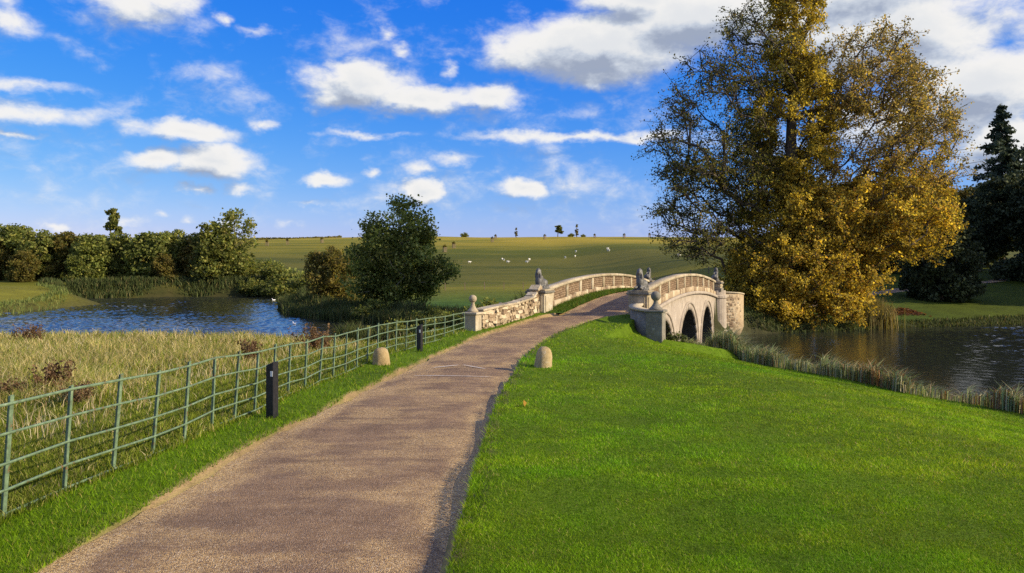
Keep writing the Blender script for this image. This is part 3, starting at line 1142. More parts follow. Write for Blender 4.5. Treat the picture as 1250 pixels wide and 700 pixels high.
def wall_path(name, pts, th, zlo, ztop, mat, parent, n=8, cap=None, sub=1):
    """wall that follows a plan line; pts (x, y), zlo/ztop per point"""
    P = catmull([(p[0], p[1], a, b) for p, a, b in zip(pts, zlo, ztop)], n)
    T = np.gradient(P[:, :2], axis=0)
    T /= np.linalg.norm(T, axis=1)[:, None]
    N = np.stack([T[:, 1], -T[:, 0]], 1)

    def strip(nm, t_, lo, hi, m_):
        v, f = [], []
        for i in range(len(P)):
            for sg, z_ in ((-1, lo[i]), (1, lo[i]), (1, hi[i]), (-1, hi[i])):
                v.append((P[i, 0] + N[i, 0] * sg * t_ / 2, P[i, 1] + N[i, 1] * sg * t_ / 2, z_))
        for i in range(len(P) - 1):
            for k in range(4):
                a, b = i * 4 + k, i * 4 + (k + 1) % 4
                f.append((a, b, b + 4, a + 4))
        f.append((3, 2, 1, 0))
        e_ = (len(P) - 1) * 4
        f.append((e_, e_ + 1, e_ + 2, e_ + 3))
        return link(nm, raw_mesh(nm, v, f), m_, parent)
    w = strip(name, th, P[:, 2], P[:, 3], mat)
    if cap:
        strip('coping', th + .14, P[:, 3] + .001, P[:, 3] + .10, cap)
    return w


# near right wing: a curved wall drops from the pedestal to a low pier with a ball
wall_path('wing_wall', [(2.62, -.62), (2.68, -1.5), (3.1, -2.25), (3.7, -2.7)], .42, [-.6, -.6, -1, -1.3], [1.02, .93, .87, .84], 'dark_stone', bridge, cap='lime')
wall_path('wing_wall', [(4.0, -2.45), (3.55, -1.0), (3.15, .3), (2.92, 1.4)], .36, [-1.8, -2.2, -2.6, -3.0], [.84, .66, .56, .62], 'ashlar', bridge, cap='ashlar')


def ball_pier(name, loc, w, z0, zs, parent=None, rz=0.0, mat='dark_stone', ball_mat='lime'):
    r = empty(name, loc, rz)
    if parent is not None:
        r.parent = parent
    bm = bmesh.new()
    add_box(bm, (0, 0, (z0 + zs) / 2), (w, w, zs - z0), .02)
    link('shaft', bm_mesh('shaft', bm), mat, r)
    bm = bmesh.new()
    add_box(bm, (0, 0, zs + .05), (w + .14, w + .14, .10), .02)
    link('cap', bm_mesh('cap', bm), ball_mat, r)
    k = w / .7
    bm = bmesh.new()
    add_lathe(bm, [(.30 * k, zs + .1), (.29 * k, zs + .16), (.20 * k, zs + .24), (.12 * k, zs + .36), (.085 * k, zs + .48), (.10 * k, zs + .52)], 18)
    link('neck', bm_mesh('neck', bm, True), ball_mat, r)
    bm = bmesh.new()
    add_ell(bm, (0, 0, zs + .50 + .2 * k), (.21 * k, .21 * k, .21 * k), 18, 12)
    link('ball', bm_mesh('ball', bm, True), ball_mat, r)
    return r


ball_pier('end_pillar', (3.95, -2.8, 0), .74, -1.6, .84, bridge, 0, 'dark_stone', 'dark_stone')
# far right wing in rubble
wall_path('wing_wall', [(3.2, BL + .4), (3.7, BL + .7), (4.2, BL + 1.3), (4.4, BL + 2.6)], .4, [-3.2] * 4, [.80, .78, .72, .6], 'rubble', bridge, cap='lime')
for k in range(60):
    t = rng.rand()
    row = k % 15
    fx_w = 3.3 + .26 * (k // 15) + (row % 2) * .16 + .05 * rng.normal()
    P_ = np.interp(fx_w, [3.2, 3.7, 4.2, 4.4], [BL + .4, BL + .7, BL + 1.3, BL + 2.6])
    bm = bmesh.new()
    add_box(bm, (0, 0, 0), (.28 + .14 * rng.rand(), .14, .17 + .07 * rng.rand()), .04)
    o = link('stone', bm_mesh('stone', bm), 'rubble', bridge)
    o.location = (fx_w + .10, P_ - .17, -2.75 + .235 * row + .02 * rng.normal())
    o.rotation_euler = (0, 0, .62)

# ------------------------------------------------------------------ sphinxes
bm = bmesh.new()
add_box(bm, (0, .05, .035), (.66, 1.16, .07), .01)
for c_, r_ in (((0, .18, .30), (.23, .46, .22)), ((.17, .40, .26), (.13, .24, .22)), ((-.17, .40, .26), (.13, .24, .22)), ((0, .46, .34), (.18, .2, .2)),
               ((0, -.22, .40), (.21, .20, .32)), ((0, -.27, .66), (.12, .12, .16)), ((0, -.31, .86), (.115, .14, .16)), ((0, -.25, .88), (.17, .13, .17)),
               ((.14, -.28, .68), (.06, .09, .19)), ((-.14, -.28, .68), (.06, .09, .19)), ((0, -.445, .84), (.025, .035, .04)),
               ((.15, -.40, .14), (.085, .30, .085)), ((-.15, -.40, .14), (.085, .30, .085)), ((.22, .12, .13), (.07, .2, .07)), ((-.22, .12, .13), (.07, .2, .07)),
               ((.13, -.05, .52), (.05, .22, .17)), ((-.13, -.05, .52), (.05, .22, .17)), ((.26, .52, .16), (.05, .18, .05)), ((0, -.26, 1.02), (.06, .06, .05))):
    add_ell(bm, c_, r_)
sph = remeshed('sphinx', bm, .032)
sph.materials.append(M['lead'])
for k, (L, s, rz, lab) in enumerate(((0, -2.62, 0, 'grey lead sphinx on the pedestal where the low rubble wall ramps up'),
                                     (0, 2.62, 0, 'grey lead sphinx on the pedestal above the dark curved wing wall'),
                                     (BL + .1, -2.62, math.pi, 'grey lead sphinx at the far end of the parapet beside the grass strip'),
                                     (BL + .1, 2.72, math.pi, 'grey lead sphinx on the rounded end pier standing in the water'))):
    o = bpy.data.objects.new('sphinx_statue', sph)
    col.objects.link(o)
    p = b2w(L, s)
    o.location = (p[0], p[1], 1.715)
    o.rotation_euler = (0, 0, -BA + rz)
    o.scale = (.88, .98, 1.02)
    tag(o, lab, 'statue', 'lead sphinxes on the bridge')

# ------------------------------------------------------------------ low rubble wall and its end pier
STONES = []
for k in range(8):
    bm = bmesh.new()
    add_box(bm, (0, 0, 0), (1, 1, 1), .09)
    for v_ in bm.verts:
        v_.co += Vector(rng.normal(0, .07, 3))
    me = bm_mesh('stone', bm)
    me.materials.append(M['rubble'])
    STONES.append(me)


def rubble_wall(name, p0, p1, zfun, hfun, th=.42, st=.3, course=.17, parent=None):
    w = empty(name, (p0[0], p0[1], 0), math.atan2(p1[1] - p0[1], p1[0] - p0[0]))
    ln = math.hypot(p1[0] - p0[0], p1[1] - p0[1])
    n = 24
    v, f = [], []
    for i in range(n + 1):
        x = ln * i / n
        for sy_, z_ in ((-1, zfun(x) - .6), (1, zfun(x) - .6), (1, zfun(x) + hfun(x) - .02), (-1, zfun(x) + hfun(x) - .02)):
            v.append((x, sy_ * (th / 2 - .045), z_))
    for i in range(n):
        for k in range(4):
            a, b = i * 4 + k, i * 4 + (k + 1) % 4
            f.append((a, b, b + 4, a + 4))
    f.append((3, 2, 1, 0)); e_ = n * 4; f.append((e_, e_ + 1, e_ + 2, e_ + 3))
    link('core', raw_mesh('core', v, f), 'mortar', w)
    x = 0.0
    # courses
    r = 0
    zb = -.05
    while zb < 1.7:
        x = -st * rng.rand() * .5
        ch = course * (.85 + .35 * rng.rand())
        while x < ln:
            l_ = st * (.65 + .9 * rng.rand())
            xc = x + l_ / 2
            if 0 < xc < ln and zb + ch * .6 < hfun(xc):
                o = bpy.data.objects.new('stone', STONES[rng.randint(8)])
                col.objects.link(o)
                o.parent = w
                o.location = (xc, .01 * rng.normal(), zfun(xc) + zb + ch / 2 + .03 * rng.normal())
                o.scale = (l_ * (.85 + .2 * rng.rand()), th + .07 * rng.rand() - .02, ch * (.8 + .45 * rng.rand()))
                o.rotation_euler = (.05 * rng.normal(), math.atan2(zfun(xc - .3) - zfun(xc + .3), .6) + .09 * rng.normal(), .02 * rng.normal() + (math.pi if rng.rand() < .5 else 0))
            x += l_
        zb += ch
        r += 1
    x = 0
    while x < ln - .1:
        l_ = .42 + .2 * rng.rand()
        xc = min(x + l_ / 2, ln - .1)
        dz = hfun(min(xc + .2, ln)) - hfun(xc - .2) + zfun(xc + .2) - zfun(xc - .2)
        bm = bmesh.new()
        add_box(bm, (0, 0, 0), (l_ * .97, th + .12, .10), .02)
        o = link('coping_stone', bm_mesh('coping_stone', bm), 'lime', w)
        o.location = (xc, 0, zfun(xc) + hfun(xc) + .045)
        o.rotation_euler = (0, -math.atan2(dz, .4), 0)
        x += l_
    return w


PW = (-1.66, 33.0)
pe = b2w(-.65, -2.62)


def wz(x):
    t = x / 7.3
    return float(road_z0(PW[1] + (pe[1] - PW[1]) * t)) + .02


w = rubble_wall('rubble_wall', (PW[0] + .2, PW[1] + .45), tuple(pe), wz, lambda x: .80 + .02 * math.sin(x * 1.3) + .78 * float(smooth(x, 5.2, 7.1)) ** 1.6)
tag(w, 'low rubble stone wall with coping between the ball topped pillar and the bridge', 'wall')
r = ball_pier('stone_pillar', (PW[0], PW[1], float(road_z0(33)) - .02), .56, -.5, .74, None, R(-24), 'lime', 'lime')
tag(r, 'pale square stone pillar topped by a ball where the fence meets the wall', 'pillar')

# ------------------------------------------------------------------ iron estate fence
fence = empty('estate_fence', (FN[0, 0], FN[0, 1], 0))
tag(fence, 'green painted iron bar fence with five rails along the meadow', 'fence')
FS = np.concatenate([[0], np.cumsum(np.linalg.norm(np.diff(FN, axis=0), axis=1))])


def fence_pt(s):
    return np.array([np.interp(s, FS, FN[:, 0]), np.interp(s, FS, FN[:, 1])])


post_s = []
s = .3
while s < FS[-1]:
    post_s.append(s)
    s += .92 + .12 * rng.rand()
post_s[-1] = FS[-1] - .05
px_ = np.array([fence_pt(s) for s in post_s])
pz_ = road_z0(px_[:, 1]) + .01 + .02 * rng.normal(size=len(px_))
fh = np.interp(px_[:, 1], [5, 12, 18, 21, 27, 33], [1.31, 1.28, 1.18, 1.15, 1.04, .84])
leanv = np.interp(px_[:, 1], [5, 20, 33], [.085, .05, .0]) + .012 * rng.normal(size=len(px_))
base = np.stack([px_[:, 0], px_[:, 1], pz_], 1)
off = np.array([FN[0, 0], FN[0, 1], 0])
RAILS = [.97, .72, .48, .27, .06]
for i in range(len(base)):
    big = i % 2 == 1
    t = fence_pt(post_s[i] + .1) - fence_pt(post_s[i] - .1)
    ang = math.atan2(t[1], t[0])
    bm = bmesh.new()
    hh = fh[i] * (1.03 if big else .995)
    wd = .058 if big else .042
    rot = Matrix.Rotation(ang, 3, 'Z') 
    add_box(bm, (0, 0, hh / 2 - .12), (wd, .014, hh + .24), .003, rot)
    add_box(bm, tuple(rot @ Vector((0, .022, hh / 2 - .12))), (.012, .036, hh + .22), .002, rot)
    for v_ in bm.verts:
        v_.co.x += leanv[i] * v_.co.z
    o = link('post', bm_mesh('post', bm), 'fence', fence)
    o.location = tuple(base[i] - off)
for r_ in RAILS:
    pts = [base[i] + np.array([leanv[i] * fh[i] * r_, 0, fh[i] * r_ + .006 * rng.normal()]) - off for i in range(len(base))]
    pts = [pts[0] + (pts[0] - pts[1])] + pts
    w_, h_ = .016, .026 if r_ < .9 else .03
    v, f = [], []
    for i, p in enumerate(pts):
        a = pts[max(0, i - 1)]; b = pts[min(len(pts) - 1, i + 1)]
        d = b - a
        nn_ = np.array([d[1], -d[0], 0]) / math.hypot(d[0], d[1])
        for sx_, sz_ in ((-1, -1), (1, -1), (1, 1), (-1, 1)):
            v.append(p + nn_ * (sx_ * w_ / 2 + .012) + np.array([0, 0, sz_ * h_ / 2]))
    for i in range(len(pts) - 1):
        for k in range(4):
            a, b = i * 4 + k, i * 4 + (k + 1) % 4
            f.append((a, b, b + 4, a + 4))
    link('rail', raw_mesh('rail', v, f), 'fence', fence)

# ------------------------------------------------------------------ bollards


def gz(x, y):
    return float(ground(np.array([x]), np.array([y]))[0])


def black_bollard(x, y, h, lab, rz=R(-18)):
    r = empty('timber_bollard', (x, y, gz(x, y)), rz)
    bm = bmesh.new()
    w_ = .165
    vs = add_box(bm, (0, 0, h / 2 - .15), (w_, w_, h + .3), .008)
    for v_ in bm.verts:
        if v_.co.z > h * .6:
            v_.co.z += (-v_.co.x - w_ / 2) * .45 * -1 - .02
    link('post', bm_mesh('post', bm), 'black_wood', r)
    bm = bmesh.new()
    add_box(bm, (0, 0, 0), (.05, .004, .10), 0)
    o = link('reflector', bm_mesh('reflector', bm), 'white_paint', r)
    o.location = (.045, -w_ / 2 - .003, h - .17)
    tag(r, lab, 'bollard', 'black timber bollards along the verge')


black_bollard(-4.5, 14.6, 1.0, 'tall black timber bollard with white reflector standing by the fence')
black_bollard(-3.12, 26.3, .86, 'black timber bollard on the verge just past the left stone bollard')
black_bollard(-.80, 34.6, .66, 'short black timber bollard in front of the low rubble wall')


def stone_bollard(x, y, h, r, tilt, lab):
    bm = bmesh.new()
    add_lathe(bm, [(r * 1.02, -.3), (r * 1.02, 0), (r * .98, h * .25), (r * .93, h * .5), (r * .85, h * .7), (r * .70, h * .86), (r * .45, h * .96), (r * .15, h)], 22)
    for v_ in bm.verts:
        p = v_.co
        v_.co = p + Vector((1, 1, .5)) * 0.0 + p.normalized() * (mnoise.noise(p * 6 + Vector((x, y, 0))) * .022)
    o = link('stone_bollard', bm_mesh('stone_bollard', bm, True), 'bollard_stone')
    o.location = (x, y, gz(x, y) - .01)
    o.rotation_euler = (0, tilt, 0)
    tag(o, lab, 'bollard', 'stone bollards either side of the drive')


stone_bollard(-3.80, 22.6, .50, .255, 0, 'squat beehive shaped stone bollard on the verge beside the fence')
stone_bollard(.86, 21.6, .58, .25, R(6), 'leaning tapered stone bollard at the edge of the lawn')

# ------------------------------------------------------------------ worn white lines across the drive
def road_top(x, y):
    lat, hw, idx = road_coord(np.array([x]), np.array([y]))
    t = (lat[0] / hw[0])
    z = float(np.interp(stat[idx[0]], fine, zr_all))
    return z + .03 * (1 - t * t) + .022


def mark(x0, y0, x1, y1, w_):
    v, f = [], []
    n = 14
    d = np.array([x1 - x0, y1 - y0]); d = d / np.linalg.norm(d)
    nn_ = np.array([-d[1], d[0]])
    for i in range(n + 1):
        t = i / n
        p = np.array([x0 + (x1 - x0) * t, y0 + (y1 - y0) * t])
        k = w_ * (.35 + .65 * math.sin(math.pi * min(1, max(.06, t))) ** .5) * (.7 + .6 * rng.rand())
        for sg in (-1, 1):
            q = p + nn_ * sg * k / 2
            v.append((q[0], q[1], road_top(p[0], p[1])))
    for i in range(n):
        f.append((2 * i, 2 * i + 1, 2 * i + 3, 2 * i + 2))
    return raw_mesh('line', v, f)


mk = empty('road_marking', (-1.5, 21.5, 0))
tag(mk, 'worn white ramp lines painted across the drive between the stone bollards', 'marking')
for q in ((-2.55, 20.35, -.55, 20.15, .06), (-2.2, 22.0, -1.55, 22.5, .08), (-1.4, 22.5, -.75, 21.7, .07)):
    o = link('line', mark(*q), 'mark_paint', mk)
    o.location = (1.5, -21.5, 0)

# ------------------------------------------------------------------ trees


def rand_dirs(n):
    v = rng.normal(size=(n, 3))
    return v / np.linalg.norm(v, axis=1)[:, None]


def leaf_mesh(name, pos, size, cols, flat=.0, long=1.35):
    """one folded leaf (two triangles over a diamond) per point"""
    n = len(pos)
    a = rand_dirs(n)
    b = rand_dirs(n)
    if flat:
        a[:, 2] *= 1 - flat
        b[:, 2] *= 1 - flat
        a /= np.linalg.norm(a, axis=1)[:, None]
    b -= a * np.sum(a * b, 1)[:, None]
    b /= np.linalg.norm(b, axis=1)[:, None] + 1e-9
    nrm = np.cross(a, b)
    sz = size * (.6 + .8 * rng.rand(n))
    a = a * (sz * long * .5)[:, None]
    b = b * (sz * .5)[:, None]
    fold = nrm * (sz * .14)[:, None]
    v = np.empty((n, 4, 3), np.float32)
    v[:, 0] = pos - a; v[:, 1] = pos + b + fold; v[:, 2] = pos + a; v[:, 3] = pos - b + fold
    k = np.arange(n)[:, None] * 4
    f = np.concatenate([k + [[0, 1, 2]], k + [[0, 2, 3]]], 0)
    return raw_mesh(name, v.reshape(-1, 3), f, np.repeat(cols, 4, axis=0))


def tubes(name, a, b, ra, rb, n=6):
    """tapered tube for each segment a->b"""
    a = np.asarray(a, float); b = np.asarray(b, float)
    d = b - a
    ln = np.linalg.norm(d, axis=1)[:, None] + 1e-9
    d = d / ln
    ref = np.where(np.abs(d[:, 2:3]) > .9, [[1., 0, 0]], [[0, 0, 1.]])
    u = np.cross(d, ref); u /= np.linalg.norm(u, axis=1)[:, None]
    w_ = np.cross(d, u)
    m = len(a)
    ang = np.linspace(0, 2 * np.pi, n, endpoint=False)
    ring = u[:, None, :] * np.cos(ang)[None, :, None] + w_[:, None, :] * np.sin(ang)[None, :, None]
    v = np.concatenate([a[:, None] + ring * np.asarray(ra)[:, None, None], b[:, None] + ring * np.asarray(rb)[:, None, None]], 1)
    k = np.arange(m)[:, None] * (2 * n)
    f = []
    for i in range(n):
        j = (i + 1) % n
        f.append(k + [[i, j, n + j, n + i]])
    return raw_mesh(name, v.reshape(-1, 3), np.concatenate(f, 0), smooth=True)


def grow(trunk, trunk_r, centers, seg=1.0, rmin=.03, up=.14, jit=.12, expo=.46):
    """limbs from a trunk line to every leaf clump, each joining the nearest limb below it"""
    nodes = [np.array(p, float) for p in trunk]
    par = [-1] + list(range(len(trunk) - 1))
    cen = np.asarray(centers, float)
    tr = np.array(nodes)
    dist = np.min(np.linalg.norm(cen[:, None] - tr[None], axis=2), axis=1)
    for ci in np.argsort(dist):
        c_ = cen[ci]
        N = np.array(nodes)
        dv = c_ - N
        d = np.linalg.norm(dv, axis=1)
        cost = d * (1 + .9 * (dv[:, 2] < -.2 * d) + .25 * (dv[:, 2] < .25 * d))
        k = int(np.argmin(cost))
        n = max(1, int(d[k] / seg))
        p0 = N[k]
        prev = k
        for i in range(1, n + 1):
            t = i / n
            q = p0 + (c_ - p0) * t + np.array([0, 0, up * d[k] * math.sin(math.pi * t)])
            if i < n:
                q = q + rng.normal(0, jit * min(seg, d[k] / n), 3)
            nodes.append(q)
            par.append(prev)
            prev = len(nodes) - 1
    n = len(nodes)
    cnt = np.zeros(n)
    has = np.zeros(n, bool)
    for i in range(n):
        if par[i] >= 0:
            has[par[i]] = True
    for i in range(n - 1, -1, -1):
        if not has[i]:
            cnt[i] += 1
        if par[i] >= 0:
            cnt[par[i]] += cnt[i]
    rad = rmin * np.maximum(cnt, 1) ** expo
    for i in range(len(trunk)):
        rad[i] = trunk_r[i]
    N = np.array(nodes)
    idx = [i for i in range(n) if par[i] >= 0]
    pa = [par[i] for i in idx]
    ra = np.array([min(rad[p_], rad[i] * 1.35) if i >= len(trunk) else rad[p_] for i, p_ in zip(idx, pa)])
    rb = np.array([rad[i] for i in idx])
    return N[pa], N[idx], ra, rb


def ell_points(n, c_, r_, shell=.55):
    d = rand_dirs(n)
    k = (shell ** 3 + (1 - shell ** 3) * rng.rand(n)) ** (1 / 3)
    return np.array(c_) + d * k[:, None] * np.array(r_)


def make_tree(name, lobes, trunk_h, trunk_r, palette, leaf=.3, spread=.8, trunk_lean=(0, 0), bark='bark', seg=1.0, rmin=.03, flat=0.0, leafmat='leaf', jit=.35, twig=True):
    """lobes: (centre, radii, clumps, leaves per clump, shell). Returns a hidden prototype (trunk mesh, crown mesh)"""
    cen, per = [], []
    for c_, r_, n, k, sh in lobes:
        p = ell_points(n, c_, r_, sh)
        cen.append(p)
        per += [k] * n
    cen = np.concatenate(cen)
    zmin = .25
    cen[:, 2] = np.maximum(cen[:, 2], zmin)
    per = np.array(per)
    tn = 9
    tz = np.linspace(-.4, trunk_h, tn)
    tp = [(trunk_lean[0] * (z_ / trunk_h) + .12 * trunk_r * rng.normal(), trunk_lean[1] * (z_ / trunk_h) + .12 * trunk_r * rng.normal(), z_) for z_ in tz]
    trr = [trunk_r * (1.25 if i == 0 else 1 - .82 * i / (tn - 1)) for i in range(tn)]
    A, B, ra, rb = grow(tp, trr, cen, seg, rmin)
    tm = tubes(name + '_trunk', A, B, ra, rb, 7)
    tm.materials.append(M[bark])
    rep = np.repeat(np.arange(len(cen)), per)
    sp = spread * (.7 + .6 * rng.rand(len(cen)))
    pos = cen[rep] + np.clip(rng.normal(size=(len(rep), 3)), -2, 2) * sp[rep][:, None] * np.array([.55, .55, .40])
    pos[:, 2] = np.maximum(pos[:, 2], .06)
    cl = (1 + (rng.rand(len(cen)) - .5) * 2 * jit)[rep]
    cols = pick(palette, len(rep), .25) * cl[:, None]
    cm = leaf_mesh(name + '_crown', pos, np.full(len(rep), leaf), cols, flat)
    cm.materials.append(M[leafmat])
    return tm, cm


def place_tree(proto, name, x, y, label, cat='tree', group=None, rz=0.0, sc=(1, 1, 1), z=None, kind=None):
    r = empty(name, (x, y, gz(x, y) if z is None else z), rz)
    r.scale = sc
    link('trunk', proto[0], None, r)
    link('crown', proto[1], None, r)
    tag(r, label, cat, group)
    return r


def at(u, y):
    return (u - 625) / F * y


OLIVE = [(.17, .195, .048, 4), (.25, .255, .065, 3), (.11, .135, .035, 3), (.34, .31, .09, 1.2)]
GREEN = [(.17, .205, .05, 4), (.26, .285, .07, 3), (.115, .14, .038, 3), (.40, .39, .11, 1.5)]
RUST = [(.20, .165, .042, 4), (.17, .165, .04, 3), (.25, .19, .055, 2), (.10, .10, .028, 2)]
DARK = [(.055, .068, .028, 4), (.08, .095, .038, 3), (.036, .046, .02, 3)]
GOLD = [(.56, .40, .05, 4), (.46, .34, .05, 4), (.33, .26, .045, 3.5), (.70, .55, .11, 2), (.44, .25, .055, 1.5), (.20, .19, .04, 3)]
BROWN = [(.34, .26, .07, 4), (.46, .34, .09, 3), (.24, .205, .06, 3), (.50, .33, .11, 2), (.18, .17, .055, 3)]
LEFTG = [(.11, .12, .03, 4), (.17, .16, .04, 3), (.07, .08, .025, 3), (.34, .26, .06, .9)]

# the great autumn tree on the far bank (built in three tones of leaf that the one tree carries)
TX, TY = at(968, 69), 69.0
big = empty('autumn_tree', (TX, TY, gz(TX, TY)))
tag(big, 'huge golden brown autumn plane tree on the river bank beyond the bridge', 'tree')
zb = gz(TX, TY)
lob = [
    # core column full height
    ((0, 0, 26), (2.6, 2.6, 6), 60, 110, .4, 'm'), ((-.2, -.2, 17), (3.6, 3.6, 7), 110, 120, .5, 'm'), ((-.6, -.5, 8), (4.4, 4.2, 6), 120, 130, .5, 'm'), ((.6, 0, 31.5), (1.5, 1.5, 3.2), 26, 130, .1, 'm'),
    # hanging skirt to the water
    ((.6, -1.6, 4.2), (6.0, 4.2, 4.6), 150, 135, .45, 'g'), ((-3.0, -1.6, 2.4), (3.4, 3.6, 3.0), 60, 130, .4, 'm'), ((3.6, -1.0, 8.5), (4.6, 4.2, 4.4), 90, 150, .5, 'g'),
    ((-4.7, -1.8, 3.2), (2.2, 2.6, 3.2), 44, 120, .3, 'm'),
    # right crown
    ((7.6, 0, 15.8), (6.5, 6.0, 7.8), 150, 78, .5, 'b'), ((8.6, -.5, 9.6), (5.2, 5.0, 4.6), 90, 120, .5, 'g'), ((11.5, 0, 15), (3.4, 4, 4.4), 46, 60, .4, 'b'), ((6.4, 0, 22.2), (5.0, 4.8, 4.6), 80, 62, .45, 'b'),
    # left crown, thin
    ((-7.2, 0, 17), (5.0, 5.5, 7.4), 115, 50, .5, 'l'), ((-9.0, -.5, 11.2), (3.8, 4.5, 3.6), 60, 52, .4, 'l'), ((-3.8, 0, 23.2), (4.2, 4.4, 4.6), 62, 62, .45, 'l'), ((-7.6, -.8, 7.3), (4.6, 3.6, 1.7), 40, 44, .3, 'l'), ((-4.6, 0, 13), (2.8, 3.6, 5.5), 52, 80, .3, 'l'),
    ((-10.5, 0, 16), (2.2, 3.0, 3.6), 26, 40, .4, 'l'),
]
cen = []; per = []; ton = []
for c_, r_, n, k, sh, tn_ in lob:
    p = ell_points(n, c_, r_, sh)
    cen.append(p); per += [k] * n; ton += [tn_] * n
cen = np.concatenate(cen); per = np.array(per); ton = np.array(ton)
cen[:, 2] = np.maximum(cen[:, 2], .3)
tz = np.linspace(-.5, 29, 14)
tp = [(.25 * math.sin(z_ * .31), .2 * math.cos(z_ * .23), z_) for z_ in tz]
A, B, ra, rb = grow(tp, [.95 * (1.3 if i == 0 else 1 - .88 * i / 13) for i in range(14)], cen, 1.0, .042, .16, .16, .47)
link('trunk', tubes('autumn_trunk', A, B, ra, rb, 8), 'bark', big)
per = (per * np.where(ton == 'l', 1.9, 2.5)).astype(int)
rep = np.repeat(np.arange(len(cen)), per)
sp = (.72 + .5 * rng.rand(len(cen)))
# twigs fan out of every clump's limb and carry its leaves
NTW = 6
td = rng.normal(size=(len(cen), NTW, 3)) * sp[:, None, None] * np.array([1.05, 1.05, .8])
tdl = np.linalg.norm(td, axis=2, keepdims=True)
td *= np.minimum(1, 2.15 / tdl)
wk = rng.randint(NTW, size=len(rep))
along = rng.rand(len(rep)) ** .6
pos = cen[rep] + td[rep, wk] * along[:, None] + np.clip(rng.normal(size=(len(rep), 3)), -1.8, 1.8) * .21
ta = np.repeat(cen[:, None], NTW, 1).reshape(-1, 3)
link('twigs', tubes('autumn_twigs', ta, ta + td.reshape(-1, 3), np.full(len(ta), .028), np.full(len(ta), .010), 4), 'bark', big)['kind'] = 'stuff'
pos[:, 2] = np.maximum(pos[:, 2], WATER_Z - zb + .08)
clj = (1 + (rng.rand(len(cen)) - .5) * .8)[rep]
tr_ = ton[rep]
cols = np.zeros((len(rep), 3))
mids = [(.40, .31, .045, 4), (.50, .38, .05, 3), (.27, .235, .045, 4), (.68, .52, .08, 2)]
for k, pal in (('m', mids), ('g', GOLD), ('b', BROWN), ('l', LEFTG)):
    mk_ = tr_ == k
    cols[mk_] = pick(pal, int(mk_.sum()), .25)
cols *= clj[:, None]
szl = np.where(tr_ == 'l', .13, np.where(tr_ == 'b', .135, .15))
o = link('crown', leaf_mesh('autumn_crown', pos, szl, cols), 'leaf', big)

# alder on the far bank left of the bridge
alder = make_tree('alder', [((0, 0, 5.6), (4.9, 4.4, 3.2), 90, 120, .45), ((.2, 0, 2.9), (4.4, 3.8, 1.6), 50, 110, .3), ((0, 0, 8.6), (3.5, 3.2, 2.9), 60, 105, .4), ((.4, 0, 11.3), (1.2, 1.2, 1.2), 12, 60, .3), ((-3.2, 0, 4.0), (2.6, 2.8, 2.2), 30, 90, .4), ((3.6, 0, 4.4), (2.0, 2.6, 2.0), 24, 80, .4), ((-2.9, 0, 8.4), (1.3, 1.5, 1.2), 12, 40, .4)],
                  10.5, .28, GREEN, .21, .88, bark='pale_bark', jit=.5)
place_tree(alder, 'alder_tree', at(488, 80.5), 80.5, 'leafy green tree with pale trunk on the river bank by the reeds', z=-2.1)
roundt = make_tree('round', [((0, 0, 3.8), (3.2, 3.0, 3.3), 80, 90, .5), ((.3, 0, 1.4), (3.0, 2.8, 1.4), 40, 80, .4)], 5, .2, RUST, .24, .7)
place_tree(roundt, 'willow_bush', at(407, 92), 92, 'rounded brownish green bushy tree just behind the leafy bank tree', sc=(1, 1, 1.0))
shrub = make_tree('shrub', [((0, 0, 1.6), (2.4, 2.2, 1.7), 50, 60, .4)], 2, .12, OLIVE, .26, .7)
place_tree(shrub, 'bank_shrub', at(350, 137), 137, 'dark rounded shrub on the far lake shore, highest of the low ones', group='shrubs on the far shore', sc=(1.5, 1.4, 1.6))

# trees along the far shore of the lake
protoA = make_tree('shore_a', [((0, 0, 6.2), (3.6, 3.4, 4.4), 90, 70, .5), ((0, 0, 2.2), (3.4, 3.2, 2.2), 50, 70, .45)], 8.5, .26, OLIVE, .36, .9)
protoB = make_tree('shore_b', [((-.8, 0, 5.4), (3.0, 3.0, 4.0), 70, 70, .5), ((1.8, 0, 5.8), (2.4, 2.6, 3.2), 50, 60, .5), ((0, 0, 1.8), (3.6, 3.0, 1.9), 46, 70, .4)], 7.5, .24, GREEN, .36, .9)
protoC = make_tree('shore_c', [((0, 0, 5.6), (3.2, 3.0, 4.2), 80, 70, .5), ((-1, 0, 2.0), (3.4, 3.0, 2.1), 46, 70, .45)], 8, .24, RUST, .36, .9)
protoD = make_tree('shore_d', [((0, 0, 7.0), (3.0, 3.0, 4.2), 80, 22, .5), ((0, 0, 3.0), (3.2, 2.8, 2.4), 50, 50, .4)], 10, .24, OLIVE, .30, .9, bark='bark')
SH = 'trees lining the far shore of the lake'
rows = [(-34, 147, 'A', 1.05), (18, 149, 'B', 1.16), (-8, 145, 'C', .85), (50, 144, 'A', .93), (82, 146, 'C', .95), (112, 143, 'B', .90), (146, 146, 'A', .88), (184, 144, 'B', 1.02), (212, 147, 'A', .95), (240, 146, 'C', .90), (262, 143, 'A', 1.0), (286, 145, 'D', 1.14), (65, 158, 'B', .95), (128, 158, 'A', .85), (165, 156, 'C', .80), (225, 157, 'B', .86), (30, 139, 'C', .62), (98, 141, 'B', .6), (200, 141, 'C', .55)]
LK = {'A': 'olive green full crowned tree', 'B': 'dark green double crowned tree', 'C': 'brownish green tree'}
LB = {'A': 'olive green tree with full crown among the far lake shore trees', 'B': 'dark green double crowned tree among the far lake shore trees', 'C': 'brownish green tree among the far lake shore trees', 'D': 'taller thin crowned tree at the end of the far shore row'}
PR = {'A': protoA, 'B': protoB, 'C': protoC, 'D': protoD}
